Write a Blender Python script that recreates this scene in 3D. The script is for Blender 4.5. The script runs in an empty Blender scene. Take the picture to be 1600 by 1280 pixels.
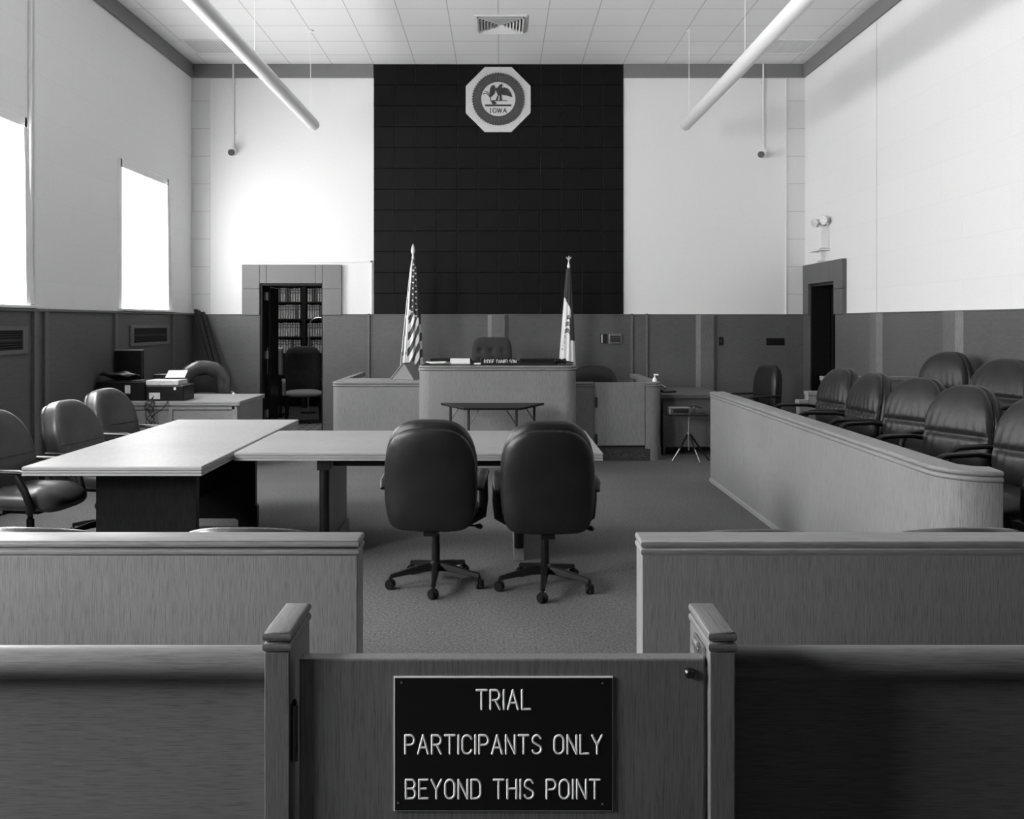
import bpy, bmesh, math, random
from math import sin, cos, pi, radians as R
from mathutils import Vector, Matrix
random.seed(7)
sc = bpy.context.scene
COL = sc.collection

# ------------------------------------------------------------------ camera
HC = 1.62
cam_d = bpy.data.cameras.new('camera'); cam = bpy.data.objects.new('camera', cam_d); COL.objects.link(cam)
cam.location = (0, 0, HC); cam.rotation_euler = (pi/2, 0, 0)
cam_d.sensor_fit = 'HORIZONTAL'; cam_d.sensor_width = 36; cam_d.lens = 36*1373/1600
cam_d.shift_x = 19/1600; cam_d.shift_y = -137/1600
cam_d.clip_start = .05; cam_d.clip_end = 100
sc.camera = cam
sc.view_settings.view_transform = 'Standard'; sc.view_settings.look = 'None'
sc.view_settings.gamma = 1; sc.view_settings.use_curve_mapping = False
sc.view_settings.exposure = 0.0

# ------------------------------------------------------------------ materials
def nt(name):
    m = bpy.data.materials.new(name); m.use_nodes = True
    t = m.node_tree; b = t.nodes['Principled BSDF']
    return m, t, b
def N(t, kind, **kw):
    n = t.nodes.new(kind)
    for k, v in kw.items():
        if k in n.inputs: n.inputs[k].default_value = v
        else: setattr(n, k, v)
    return n
def coords(t, scale=(1, 1, 1), loc=(0, 0, 0)):
    c = N(t, 'ShaderNodeTexCoord'); mp = N(t, 'ShaderNodeMapping')
    mp.inputs['Scale'].default_value = scale; mp.inputs['Location'].default_value = loc
    t.links.new(c.outputs['Object'], mp.inputs['Vector'])
    return mp.outputs['Vector']
def ramp(t, fac, stops):
    r = N(t, 'ShaderNodeValToRGB'); e = r.color_ramp.elements
    while len(e) < len(stops): e.new(.5)
    for i, (p, v) in enumerate(stops):
        e[i].position = p; e[i].color = (v, v, v, 1)
    t.links.new(fac, r.inputs['Fac']); return r.outputs['Color']
def bump(t, b, h, strength, dist=.01):
    n = N(t, 'ShaderNodeBump'); n.inputs['Strength'].default_value = strength; n.inputs['Distance'].default_value = dist
    t.links.new(h, n.inputs['Height']); t.links.new(n.outputs['Normal'], b.inputs['Normal'])
def mix(t, a, b2, fac, mode='MULTIPLY'):
    n = N(t, 'ShaderNodeMix', data_type='RGBA', blend_type=mode)
    n.inputs[0].default_value = fac
    t.links.new(a, n.inputs[6]); t.links.new(b2, n.inputs[7]); return n.outputs[2]

def plain(name, v, rough=.6, metal=0, noise=.12, scale=30, spec=.5, bmp=0, emit=0):
    m, t, b = nt(name)
    n = N(t, 'ShaderNodeTexNoise', Scale=scale, Detail=4.0)
    t.links.new(coords(t), n.inputs['Vector'])
    t.links.new(ramp(t, n.outputs['Fac'], [(.3, v*(1-noise)), (.7, min(1, v*(1+noise)))]), b.inputs['Base Color'])
    b.inputs['Roughness'].default_value = rough; b.inputs['Metallic'].default_value = metal
    b.inputs['Specular IOR Level'].default_value = spec
    if bmp: bump(t, b, n.outputs['Fac'], bmp)
    return m

def wood(name, v, axis='z', contrast=.13, rough=.42, fine=400, spec=.3):
    """oak-like veneer, grain along axis"""
    m, t, b = nt(name)
    lo, hi = 1.5, 85
    s = {'x': (lo, hi, hi), 'y': (hi, lo, hi), 'z': (hi, hi, lo)}[axis]
    n1 = N(t, 'ShaderNodeTexNoise', Scale=1.0, Detail=7.0, Roughness=.62, Distortion=.6)
    t.links.new(coords(t, s), n1.inputs['Vector'])
    s2 = tuple(fine if k != lo else 11 for k in s)
    n2 = N(t, 'ShaderNodeTexNoise', Scale=1.0, Detail=3.0, Roughness=.6)
    t.links.new(coords(t, s2), n2.inputs['Vector'])
    n3 = N(t, 'ShaderNodeTexNoise', Scale=1.3, Detail=2.0)
    t.links.new(coords(t), n3.inputs['Vector'])
    c1 = ramp(t, n1.outputs['Fac'], [(.3, v*(1-contrast*.6)), (.52, v), (.72, v*(1+contrast*.4))])
    c2 = ramp(t, n2.outputs['Fac'], [(.38, 1-min(.75, contrast*3.2)), (.52, 1.0)])
    c3 = ramp(t, n3.outputs['Fac'], [(.3, .86), (.7, 1.0)])
    c = mix(t, mix(t, c1, c2, .8), c3, 1.0)
    t.links.new(c, b.inputs['Base Color'])
    b.inputs['Roughness'].default_value = rough; b.inputs['Specular IOR Level'].default_value = spec
    bump(t, b, n2.outputs['Fac'], .08, .003)
    return m

def leather(name, v, rough=.36, spec=.5):
    m, t, b = nt(name)
    n = N(t, 'ShaderNodeTexNoise', Scale=9.0, Detail=3.0); t.links.new(coords(t), n.inputs['Vector'])
    w = N(t, 'ShaderNodeTexVoronoi', Scale=260.0); t.links.new(coords(t), w.inputs['Vector'])
    t.links.new(ramp(t, n.outputs['Fac'], [(.3, v*.8), (.7, v*1.2)]), b.inputs['Base Color'])
    b.inputs['Roughness'].default_value = rough; b.inputs['Specular IOR Level'].default_value = spec
    s = N(t, 'ShaderNodeMath', operation='MULTIPLY_ADD'); s.inputs[1].default_value = .08
    t.links.new(w.outputs['Distance'], s.inputs[0]); t.links.new(n.outputs['Fac'], s.inputs[2])
    bump(t, b, s.outputs[0], .35, .012)
    return m

def block_wall(name, v, plane='xz', w=.81, h=.405, joint=.93, offset=.5, msize=.006, bmp=.15, rough=.7, noise=.04, shift=(0, 0)):
    m, t, b = nt(name)
    c = N(t, 'ShaderNodeTexCoord'); sp = N(t, 'ShaderNodeSeparateXYZ'); cb = N(t, 'ShaderNodeCombineXYZ')
    t.links.new(c.outputs['Object'], sp.inputs[0])
    t.links.new(sp.outputs['XYZ'.index(plane[0].upper())], cb.inputs[0])
    t.links.new(sp.outputs['XYZ'.index(plane[1].upper())], cb.inputs[1])
    mp = N(t, 'ShaderNodeMapping'); mp.inputs['Location'].default_value = (shift[0], shift[1], 0)
    t.links.new(cb.outputs[0], mp.inputs['Vector'])
    br = N(t, 'ShaderNodeTexBrick'); br.offset = offset; br.squash = 1
    br.inputs['Scale'].default_value = 1; br.inputs['Brick Width'].default_value = w; br.inputs['Row Height'].default_value = h
    br.inputs['Mortar Size'].default_value = msize; br.inputs['Mortar Smooth'].default_value = .3
    br.inputs['Color1'].default_value = (v, v, v, 1); br.inputs['Color2'].default_value = (v*.985, v*.985, v*.985, 1)
    br.inputs['Mortar'].default_value = (v*joint, v*joint, v*joint, 1)
    t.links.new(mp.outputs['Vector'], br.inputs['Vector'])
    n = N(t, 'ShaderNodeTexNoise', Scale=90.0, Detail=5.0); t.links.new(coords(t), n.inputs['Vector'])
    cc = mix(t, br.outputs['Color'], ramp(t, n.outputs['Fac'], [(.3, 1-noise*2), (.65, 1.0)]), 1.0)
    t.links.new(cc, b.inputs['Base Color']); b.inputs['Roughness'].default_value = rough
    b.inputs['Specular IOR Level'].default_value = .25
    bump(t, b, n.outputs['Fac'], bmp, .003)
    return m

def carpet_mat(name, v):
    m, t, b = nt(name)
    n = N(t, 'ShaderNodeTexNoise', Scale=75.0, Detail=6.0, Roughness=.8); t.links.new(coords(t), n.inputs['Vector'])
    n2 = N(t, 'ShaderNodeTexNoise', Scale=1.1, Detail=3.0); t.links.new(coords(t), n2.inputs['Vector'])
    c = mix(t, ramp(t, n.outputs['Fac'], [(.36, v*.4), (.64, v*1.55)]), ramp(t, n2.outputs['Fac'], [(.3, .85), (.7, 1)]), 1.0)
    t.links.new(c, b.inputs['Base Color']); b.inputs['Roughness'].default_value = .95; b.inputs['Specular IOR Level'].default_value = .1
    bump(t, b, n.outputs['Fac'], .6, .008)
    return m

def emitter(name, strength, v=1.0):
    m, t, b = nt(name)
    b.inputs['Base Color'].default_value = (.8, .8, .8, 1)
    n = N(t, 'ShaderNodeTexNoise', Scale=1.0, Detail=1.0); t.links.new(coords(t, (.1, 6, .1)), n.inputs['Vector'])
    t.links.new(ramp(t, n.outputs['Fac'], [(.3, v*.92), (.7, v)]), b.inputs['Emission Color'])
    b.inputs['Emission Strength'].default_value = strength
    return m

M = {}
M['oak_v'] = wood('oak_vertical_grain', .25, 'z')
M['oak_h'] = wood('oak_horizontal_grain', .25, 'x')
M['oak_y'] = wood('oak_depth_grain', .25, 'y')
M['pew_v'] = wood('pew_oak_vertical_grain', .17, 'z')
M['pew_h'] = wood('pew_oak_horizontal_grain', .17, 'x')
M['pew_y'] = wood('pew_oak_depth_grain', .17, 'y')
M['top_x'] = wood('table_top_grain_x', .32, 'x', contrast=.08, rough=.45, spec=.1)
M['top_y'] = wood('table_top_grain_y', .32, 'y', contrast=.08, rough=.45, spec=.1)
M['wains_x'] = wood('wainscot_grain_x', .13, 'x', contrast=.12, rough=.4)
M['wains_y'] = wood('wainscot_grain_y', .13, 'y', contrast=.12, rough=.4)
M['strip'] = wood('wainscot_strip_grain', .17, 'z', contrast=.15, rough=.4)
M['surround'] = wood('door_surround_veneer', .2, 'x', contrast=.05, rough=.5)
M['dark_wood'] = wood('dark_stained_wood', .015, 'z', contrast=.3, rough=.4, spec=.15)
M['dark_wood_x'] = wood('dark_stained_wood_x', .015, 'x', contrast=.3, rough=.4, spec=.15)
M['leather'] = leather('black_leather', .010, .38, .4)
M['leather_soft'] = leather('dark_grey_leather', .018, .42, .35)
M['leather_shine'] = leather('shiny_leather', .06, .26, .6)
M['leather_grey'] = leather('grey_leather', .05, .36, .5)
M['fabric'] = plain('dark_tweed_fabric', .03, .9, noise=.8, scale=220, bmp=.5)
M['fabric_pale'] = plain('pale_seat_fabric', .25, .9, noise=.25, scale=120, bmp=.3)
M['plastic'] = plain('black_plastic', .008, .4, spec=.25)
M['plastic_mid'] = plain('dark_grey_plastic', .03, .45)
M['steel'] = plain('brushed_steel', .55, .3, 1)
M['dark_metal'] = plain('dark_bronze_metal', .06, .35, .8)
M['white'] = plain('white_paint', .8, .5, noise=.02)
M['white_tube'] = plain('white_enamel_tube', .86, .35, noise=.01, scale=2)
M['paper'] = plain('white_paper', .8, .8, noise=.03)
M['grey_label'] = plain('pale_label', .55, .6)
M['chrome'] = plain('polished_metal', .8, .15, 1)
M['bright_brass'] = plain('bright_brass', .7, .3, .3)
M['crown'] = plain('grey_crown_band', .20, .8, noise=.06, scale=60)
M['black_tile'] = plain('black_acoustic_tile', .006, .5, noise=.35, scale=160, bmp=.15, spec=.13)
M['tile_glint'] = plain('glossy_glint_edge', .03, .3, spec=.6)  # paler, glossier vertical tile edges; window glints put into their colour
M['black_back'] = plain('black_gap', .006, .8)
M['carpet'] = carpet_mat('grey_carpet', .155)
M['carpet_dark'] = carpet_mat('dark_carpet', .06)
M['wall_x'] = block_wall('painted_block_wall_yz', .85, 'yz', joint=.96)
M['wall_pilaster'] = block_wall('painted_block_pilaster', .76, 'xz', w=.6, h=.405, joint=.72)
M['wall_b'] = plain('painted_plaster', .82, .7, noise=.03, scale=60, bmp=.05, spec=.25)
M['ceil'] = block_wall('acoustic_ceiling_tile', .88, 'xy', w=.61, h=.61, joint=.62, offset=0, msize=.007, bmp=.4, noise=.05, shift=(1.85+6.1, .37+6.1))
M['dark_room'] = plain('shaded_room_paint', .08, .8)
M['sign_black'] = plain('sign_black', .006, .35, spec=.3)
M['sign_white'] = plain('sign_white', .93, .5, noise=.01)
M['seal_pale'] = plain('seal_cream', .62, .6, noise=.05)
M['seal_dark'] = plain('seal_grey_ring', .06, .5)
M['seal_mid'] = plain('seal_raised_letters', .14, .5)
M['seal_black'] = plain('seal_figure', .035, .5)
M['flag_dark'] = plain('flag_dark_cloth', .035, .75)
M['flag_mid'] = plain('flag_red_cloth', .06, .75)
M['flag_white'] = plain('flag_white_cloth', .8, .8, noise=.03)
M['book'] = plain('book_cloth', .55, .35, noise=.4, scale=40)
M['book_dark'] = plain('book_dark_cloth', .12, .5, noise=.5, scale=40)
M['win'] = emitter('daylit_shade', 31.0)
M['win_rear'] = emitter('daylit_shade_rear', 62.0)
M['win_far'] = emitter('daylit_shade_far', 15.0)
M['fill_glow'] = emitter('fill_light_glow', 60.0)  # glow of the added light in the book room
M['sheer'] = plain('sheer_curtain', .85, .9, noise=.02)
M['rug_a'] = block_wall('patterned_rug', .25, 'xy', w=.3, h=.12, joint=.15, msize=.03)
M['screen'] = plain('dark_screen', .008, .25)
M['black_cable'] = plain('black_cable', .008, .5)

# ------------------------------------------------------------------ mesh building
class MB:
    def __init__(s): s.v = []; s.f = []; s.mi = []
    def add(s, vs, fs, mi=0):
        b = len(s.v); s.v += [tuple(v) for v in vs]
        for f in fs: s.f.append([i+b for i in f]); s.mi.append(mi)
        return s
    def box(s, x0, x1, y0, y1, z0, z1, mi=0):
        return s.add([(x, y, z) for z in (z0, z1) for y in (y0, y1) for x in (x0, x1)],
                     [(0, 2, 3, 1), (4, 5, 7, 6), (0, 1, 5, 4), (2, 6, 7, 3), (0, 4, 6, 2), (1, 3, 7, 5)], mi)
    def prism(s, poly, axis, a0, a1, mi=0):
        """poly (p,q) extruded along axis; axis x:(y,z) y:(x,z) z:(x,y)"""
        def P(p, q, a): return {'x': (a, p, q), 'y': (p, a, q), 'z': (p, q, a)}[axis]
        n = len(poly)
        return s.add([P(p, q, a0) for p, q in poly]+[P(p, q, a1) for p, q in poly],
                     [tuple(range(n))[::-1], tuple(range(n, 2*n))]+[(i, (i+1) % n, n+(i+1) % n, n+i) for i in range(n)], mi)
    def sweep(s, path, prof, mi=0, closed=False):
        """profile (offset to the right of travel, z) along an xy path"""
        n = len(path); k = len(prof); vs = []
        for i, p in enumerate(path):
            a = path[i-1] if (i or closed) else None
            c = path[(i+1) % n] if (i < n-1 or closed) else None
            def nr(u, w):
                dx, dy = w[0]-u[0], w[1]-u[1]; l = math.hypot(dx, dy); return Vector((dy/l, -dx/l))
            ns = [nr(a, p)] if a else []
            if c: ns.append(nr(p, c))
            q = sum(ns, Vector((0, 0))); q.normalize(); q = q/max(.3, q.dot(ns[0]))
            for o, z in prof: vs.append((p[0]+q.x*o, p[1]+q.y*o, z))
        fs = []
        for i in range(n if closed else n-1):
            j = (i+1) % n
            for e in range(k): fs.append((i*k+e, i*k+(e+1) % k, j*k+(e+1) % k, j*k+e))
        if not closed: fs += [tuple(range(k)), tuple(range((n-1)*k, n*k))[::-1]]
        return s.add(vs, fs, mi)
    def tube(s, path, r, n=10, sx=1, sy=1, mi=0, up=(0, 0, 1), cap=True):
        path = [Vector(p) for p in path]; m = len(path)
        rs = r if isinstance(r, (list, tuple)) else [r]*m
        t0 = (path[1]-path[0]).normalized(); u = Vector(up)
        if abs(u.dot(t0)) > .95: u = Vector((1, 0, 0)) if abs(t0.x) < .9 else Vector((0, 1, 0))
        vs = []; side = t0.cross(u).normalized(); uu = side.cross(t0)
        for i, p in enumerate(path):
            t = ((path[min(i+1, m-1)]-p).normalized()+(p-path[max(i-1, 0)]).normalized()).normalized()
            side = (side-t*side.dot(t)).normalized(); uu = side.cross(t)
            for k in range(n):
                a = 2*pi*k/n; vs.append(p+side*(cos(a)*rs[i]*sx)+uu*(sin(a)*rs[i]*sy))
        fs = [(i*n+k, i*n+(k+1) % n, (i+1)*n+(k+1) % n, (i+1)*n+k) for i in range(m-1) for k in range(n)]
        if cap: fs += [tuple(range(n))[::-1], tuple(range((m-1)*n, m*n))]
        return s.add(vs, fs, mi)
    def lathe(s, prof, c=(0, 0, 0), n=24, axis='z', mi=0, a0=0):
        def P(r, h, a):
            x, y = r*cos(a), r*sin(a)
            return {'z': (c[0]+x, c[1]+y, c[2]+h), 'y': (c[0]+x, c[1]+h, c[2]+y), 'x': (c[0]+h, c[1]+x, c[2]+y)}[axis]
        m = len(prof); vs = [P(r, h, a0+2*pi*k/n) for r, h in prof for k in range(n)]
        fs = [(i*n+k, i*n+(k+1) % n, (i+1)*n+(k+1) % n, (i+1)*n+k) for i in range(m-1) for k in range(n)]
        fs += [tuple(range(n))[::-1], tuple(range((m-1)*n, m*n))]
        return s.add(vs, fs, mi)
    def cushion(s, hx, hy, hz, n=3.5, m=2.5, NN=16, deform=None, mi=0, nb=None):
        """rounded pad: outline exponent n in x-z, edge exponent m in thickness y"""
        idx = {}; vs = []
        def vid(a):
            k = tuple(round(c*1000) for c in a)
            if k not in idx:
                x, y, z = a
                e = n if (z >= 0 or nb is None) else nb; r = (abs(x)**e+abs(z)**e)**(1/e); q = (r**m+abs(y)**m)**(1/m)
                u = (x/q, y/q, z/q); p = (u[0]*hx, u[1]*hy, u[2]*hz)
                if deform: p = deform(*p, u)
                idx[k] = len(vs); vs.append(p)
            return idx[k]
        fs = []; g = [math.tan((-1+2*i/NN)*pi/4) for i in range(NN+1)]
        for ax in range(3):
            for sg in (-1, 1):
                for i in range(NN):
                    for j in range(NN):
                        q = []
                        for a, b in ((i, j), (i+1, j), (i+1, j+1), (i, j+1)):
                            c = [0, 0, 0]; c[ax] = sg; c[(ax+1) % 3] = g[a]; c[(ax+2) % 3] = g[b]; q.append(vid(c))
                        fs.append(q if sg > 0 else q[::-1])
        return s.add(vs, fs, mi)
    def mesh(s, name, smooth=None, off=None):
        me = bpy.data.meshes.new(name)
        vs = s.v if off is None else [(x-off[0], y-off[1], z-off[2]) for x, y, z in s.v]
        me.from_pydata(vs, [], s.f); me.polygons.foreach_set('material_index', s.mi)
        bm = bmesh.new(); bm.from_mesh(me); bmesh.ops.recalc_face_normals(bm, faces=bm.faces); bm.to_mesh(me); bm.free()
        if smooth is not None:
            me.polygons.foreach_set('use_smooth', [True]*len(me.polygons)); me.set_sharp_from_angle(angle=R(smooth))
        me.update(); return me

def props(o, label=None, cat=None, group=None, kind=None):
    if label: o['label'] = label
    if cat: o['category'] = cat
    if group: o['group'] = group
    if kind: o['kind'] = kind
    return o
def ob(name, mb, mat, parent=None, loc=(0, 0, 0), rot=(0, 0, 0), bevel=0, smooth=None, world=False, label=None, seg=2):
    off = tuple(parent.location) if (world and parent) else None
    if world and parent and parent.parent: off = tuple(parent.location+parent.parent.location)
    o = bpy.data.objects.new(name, mb.mesh(name, smooth, off)); COL.objects.link(o)
    for mm in (mat if isinstance(mat, (list, tuple)) else [mat]): o.data.materials.append(M[mm])
    o.location = loc; o.rotation_euler = rot
    if parent: o.parent = parent
    if bevel:
        b = o.modifiers.new('edge', 'BEVEL'); b.width = bevel; b.segments = seg; b.limit_method = 'ANGLE'; b.angle_limit = R(40)
    if label: o['label'] = label
    return o
def thing(name, label, cat, loc=(0, 0, 0), rotz=0, group=None, kind=None):
    o = bpy.data.objects.new(name, None); COL.objects.link(o); o.empty_display_size = .1
    o.location = loc; o.rotation_euler = (0, 0, rotz)
    return props(o, label, cat, group, kind)
def struct(name, mb, mat, **kw): return props(ob(name, mb, mat, **kw), kind='structure')
def copy_tree(o, parent=None):
    c = o.copy(); COL.objects.link(c); c.parent = parent
    for ch in [x for x in o.children]: copy_tree(ch, c)
    return c
def place(proto, used, label, loc, rotz, group=None, cat=None):
    o = proto if not used[0] else copy_tree(proto); used[0] = True
    o.location = loc; o.rotation_euler = (0, 0, rotz); props(o, label, cat, group); return o
def arc(cx, cy, rx, ry, a0, a1, n=8): return [(cx+rx*cos(R(a0+(a1-a0)*i/n)), cy+ry*sin(R(a0+(a1-a0)*i/n))) for i in range(n+1)]
def rolls(wi, o, zt, h, k=2):
    """cap section: flat top wi deep inside, k half-round beads along the outer edge"""
    p = [(-wi, zt-h), (-wi, zt)]; hh = h/k
    for i in range(k):
        zc = zt-hh*(i+.5); r = hh*.46
        p += [(o-r*.8+r*.8*cos(R(a)), zc+r*sin(R(a))) for a in (90, 60, 30, 0, -30, -60, -90)]
        p += [(o-r*1.1, zc-hh*.5)] if i < k-1 else []
    return p

# ------------------------------------------------------------------ stroke lettering
def G(ch):
    w = .56
    A = {
     'A': [[(0, 0), (.3, 1), (.6, 0)], [(.1, .33), (.5, .33)]],
     'B': [[(.36, .53), (0, .53), (0, 1), (.34, 1)]+arc(.34, .765, .2, .235, 90, -90)+[(0, .53)], [(0, .53), (0, 0), (.34, 0)]+arc(.34, .265, .22, .265, -90, 90)],
     'C': [arc(.28, .72, .28, .28, 20, 180)+arc(.28, .28, .28, .28, 180, 340)],
     'D': [[(0, 0), (0, 1), (.24, 1)]+arc(.24, .7, .3, .3, 90, 0)+arc(.24, .3, .3, .3, 0, -90)+[(0, 0)]],
     'E': [[(.5, 1), (0, 1), (0, 0), (.5, 0)], [(0, .53), (.4, .53)]],
     'F': [[(.5, 1), (0, 1), (0, 0)], [(0, .53), (.4, .53)]],
     'G': [arc(.28, .72, .28, .28, 20, 180)+arc(.28, .28, .28, .28, 180, 360)+[(.56, .46), (.32, .46)]],
     'H': [[(0, 0), (0, 1)], [(.54, 0), (.54, 1)], [(0, .53), (.54, .53)]],
     'I': [[(0, 0), (0, 1)]],
     'J': [[(.4, 1), (.4, .22)]+arc(.2, .22, .2, .22, 0, -180)],
     'L': [[(0, 1), (0, 0), (.48, 0)]],
     'N': [[(0, 0), (0, 1), (.54, 0), (.54, 1)]],
     'O': [arc(.28, .7, .28, .3, 0, 180, 12)+arc(.28, .3, .28, .3, 180, 360, 12)+[(.56, .7)]],
     'P': [[(0, 0), (0, 1), (.3, 1)]+arc(.3, .74, .24, .26, 90, -90)+[(0, .48)]],
     'R': [[(0, 0), (0, 1), (.3, 1)]+arc(.3, .74, .24, .26, 90, -90)+[(0, .48)], [(.28, .48), (.55, 0)]],
     'S': [arc(.27, .755, .25, .245, 20, 200)+[(.1, .6), (.44, .42)]+arc(.27, .25, .27, .25, 30, -160)],
     'T': [[(.29, 0), (.29, 1)], [(0, 1), (.58, 1)]],
     'U': [[(0, 1), (0, .27)]+arc(.27, .27, .27, .27, 180, 360)+[(.54, 1)]],
     'W': [[(0, 1), (.2, 0), (.4, 1), (.6, 0), (.8, 1)]],
     'Y': [[(0, 1), (.29, .48), (.58, 1)], [(.29, .48), (.29, 0)]],
    }
    return A.get(ch, [])
def gw(ch): return 0 if ch == 'I' else max((x for l in G(ch) for x, _ in l), default=.32)
def pen(mb, pts, r, flat):
    """one engraved stroke: round ended, broken at sharp corners"""
    pts = [Vector(p) for p in pts]; runs = [[pts[0]]]
    for i in range(1, len(pts)):
        if (pts[i]-pts[i-1]).length < 1e-6: continue
        runs[-1].append(pts[i])
        if i < len(pts)-1 and (pts[i+1]-pts[i]).length > 1e-6 and (pts[i]-pts[i-1]).angle(pts[i+1]-pts[i]) > .7: runs.append([pts[i]])
    for q in runs:
        if len(q) < 2: continue
        d0 = (q[0]-q[1]).normalized(); d1 = (q[-1]-q[-2]).normalized()
        p = [q[0]+d0*r*.95, q[0]+d0*r*.6]+q+[q[-1]+d1*r*.6, q[-1]+d1*r*.95]
        mb.tube(p, [r*.3, r*.8]+[r]*len(q)+[r*.8, r*.3], 8, up=(0, 1, 0), sx=1, sy=flat)
def lettering(mb, text, x0, x1, zb, h, y, r, flat=.35):
    """strokes of text stretched to span x0..x1, standing on zb, facing -y"""
    gap = .24; tot = sum(gw(c)+gap for c in text)-gap; k = (x1-x0)/tot; x = x0
    for c in text:
        for l in G(c): pen(mb, [(x+p*k, y, zb+q*h) for p, q in l], r, flat)
        x += (gw(c)+gap)*k

# ================================================================== SETTING
XL, XR, YB, ZC, YR = -4.524, 4.477, 12.9, 5.40, -5.0
ZW = 1.72                               # top of the wainscot
WIN = [(10.46, 11.99), (6.95, 8.40), (3.45, 4.95), (.6, 2.1)]
ZS, ZH = 1.78, 3.52
mb = MB(); mb.box(XL-.3, XR+.3, YR-.2, YB+.3, -.1, 0); struct('floor', mb, 'carpet')
mb = MB(); mb.box(XL-.3, XR+.3, YR-.2, YB+.3, ZC, ZC+.1); struct('ceiling', mb, 'ceil')
# left wall with window openings
mb = MB()
mb.box(XL-.28, XL, YR, YB+.25, 0, ZS); mb.box(XL-.28, XL, YR, YB+.25, ZH, ZC)
ys = [YB+.25]+[v for a, b in WIN for v in (b, a)]+[YR]
for i in range(0, len(ys), 2): mb.box(XL-.28, XL, ys[i+1], ys[i], ZS, ZH)
struct('wall_left', mb, 'wall_x')
# right wall with door opening
D2 = (11.64, 12.6, 2.16)
mb = MB(); mb.box(XR, XR+.25, YR, D2[0], 0, ZC); mb.box(XR, XR+.25, D2[1], YB+.25, 0, ZC); mb.box(XR, XR+.25, D2[0], D2[1], D2[2], ZC)
struct('wall_right', mb, 'wall_x')
D1 = (-3.514, -2.593, 2.184)
mb = MB(); mb.box(XL-.28, D1[0], YB, YB+.25, 0, ZC); mb.box(D1[1], XR+.25, YB, YB+.25, 0, ZC); mb.box(D1[0], D1[1], YB, YB+.25, D1[2], ZC)
struct('wall_back', mb, 'wall_b')
mb = MB(); mb.box(XL-.28, XR+.25, YR-.2, YR, 0, ZC); struct('wall_rear', mb, 'dark_wood')

# added unseen soffit and dark panels that cut bounce light around the viewpoint
mb = MB(); mb.box(XL, XR, YR, 2.8, 3.62, 3.9); struct('ceiling_light_blocker', mb, 'dark_wood_x')
mb = MB(); mb.box(XR-.05, XR-.001, YR, 2.8, ZW+.02, 3.62); mb.box(XL+.001, XL+.05, YR, .5, ZW+.04, 3.62); mb.box(XL+.001, XL+.05, 2.2, 2.8, ZW+.04, 3.62); struct('trim_light_blocker', mb, 'dark_wood')

# crown band
mb = MB(); mb.box(XL, XL+.03, 2.8, YB, ZC-.2, ZC); struct('trim_crown_left', mb, 'crown', bevel=.004)
mb = MB(); mb.box(XR-.03, XR, 2.8, YB, ZC-.2, ZC); struct('trim_crown_right', mb, 'crown', bevel=.004)
mb = MB(); mb.box(XL+.03, -1.85, YB-.03, YB, ZC-.2, ZC); mb.box(1.813, XR-.03, YB-.03, YB, ZC-.2, ZC); struct('trim_crown_back', mb, 'crown', bevel=.004)

# wainscot
T = .035
mb = MB()
mb.box(XL+T, D1[0], YB-T, YB, 0, ZW); mb.box(D1[1], XR-T, YB-T, YB, 0, ZW)
struct('trim_wainscot_back', mb, 'wains_x', bevel=.003)
mb = MB(); mb.box(XL, XL+T, YR, YB, 0, ZW); struct('trim_wainscot_left', mb, 'wains_y', bevel=.003)
mb = MB(); mb.box(XR-T, XR, YR, D2[0], 0, ZW); mb.box(XR-T, XR, D2[1], YB, 0, ZW); struct('trim_wainscot_right', mb, 'wains_y', bevel=.003)
# wainscot cap ledges
mb = MB(); mb.box(XL, XL+.06, YR, YB, ZW, ZW+.03); struct('trim_ledge_left', mb, 'strip', bevel=.006)
mb = MB(); mb.box(XR-.045, XR, YR, 11.34, ZW, ZW+.012); struct('trim_ledge_right', mb, 'strip', bevel=.003)
mb = MB(); mb.box(XL+.06, -3.77, YB-.045, YB, ZW, ZW+.012); mb.box(-2.32, XR-.05, YB-.045, YB, ZW, ZW+.012); struct('trim_ledge_back', mb, 'strip', bevel=.003)
k = 0
def pil(name, poly, z1=ZW):
    m_ = MB(); m_.prism(poly, 'z', 0, z1); return struct(name, m_, 'strip', bevel=.002)
for x0, x1 in ((-.18, .13), (2.87, 3.18)):          # chamfered pilasters on the back wall
    k += 1; y = YB-T; d = .05; c = .06
    pil('trim_pilaster_%d' % k, [(x0, y), (x0+c, y-d), (x1-c, y-d), (x1, y)])
for x in (-1.917, 1.93, 2.15):
    k += 1; pil('trim_pilaster_%d' % k, [(x-.014, YB-T), (x-.014, YB-T-.03), (x+.014, YB-T-.03), (x+.014, YB-T)], ZW+.02)
for y0, y1 in ((10.2, 10.48), (8.42, 8.75), (6.5, 6.8), (4.6, 4.9)):   # right wall
    k += 1; x = XR-T; d = .045
    pil('trim_pilaster_%d' % k, [(x, y0), (x-d, y0+.07), (x-d, y1-.03), (x, y1)])
for y0, y1 in ((12.0, 12.05), (10.2, 10.26), (8.62, 8.70), (8.42, 8.50), (5.2, 5.26)):       # left wall
    k += 1; x = XL+T; d = .03
    pil('trim_pilaster_%d' % k, [(x, y0), (x+d, y0), (x+d, y1), (x, y1)])
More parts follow.
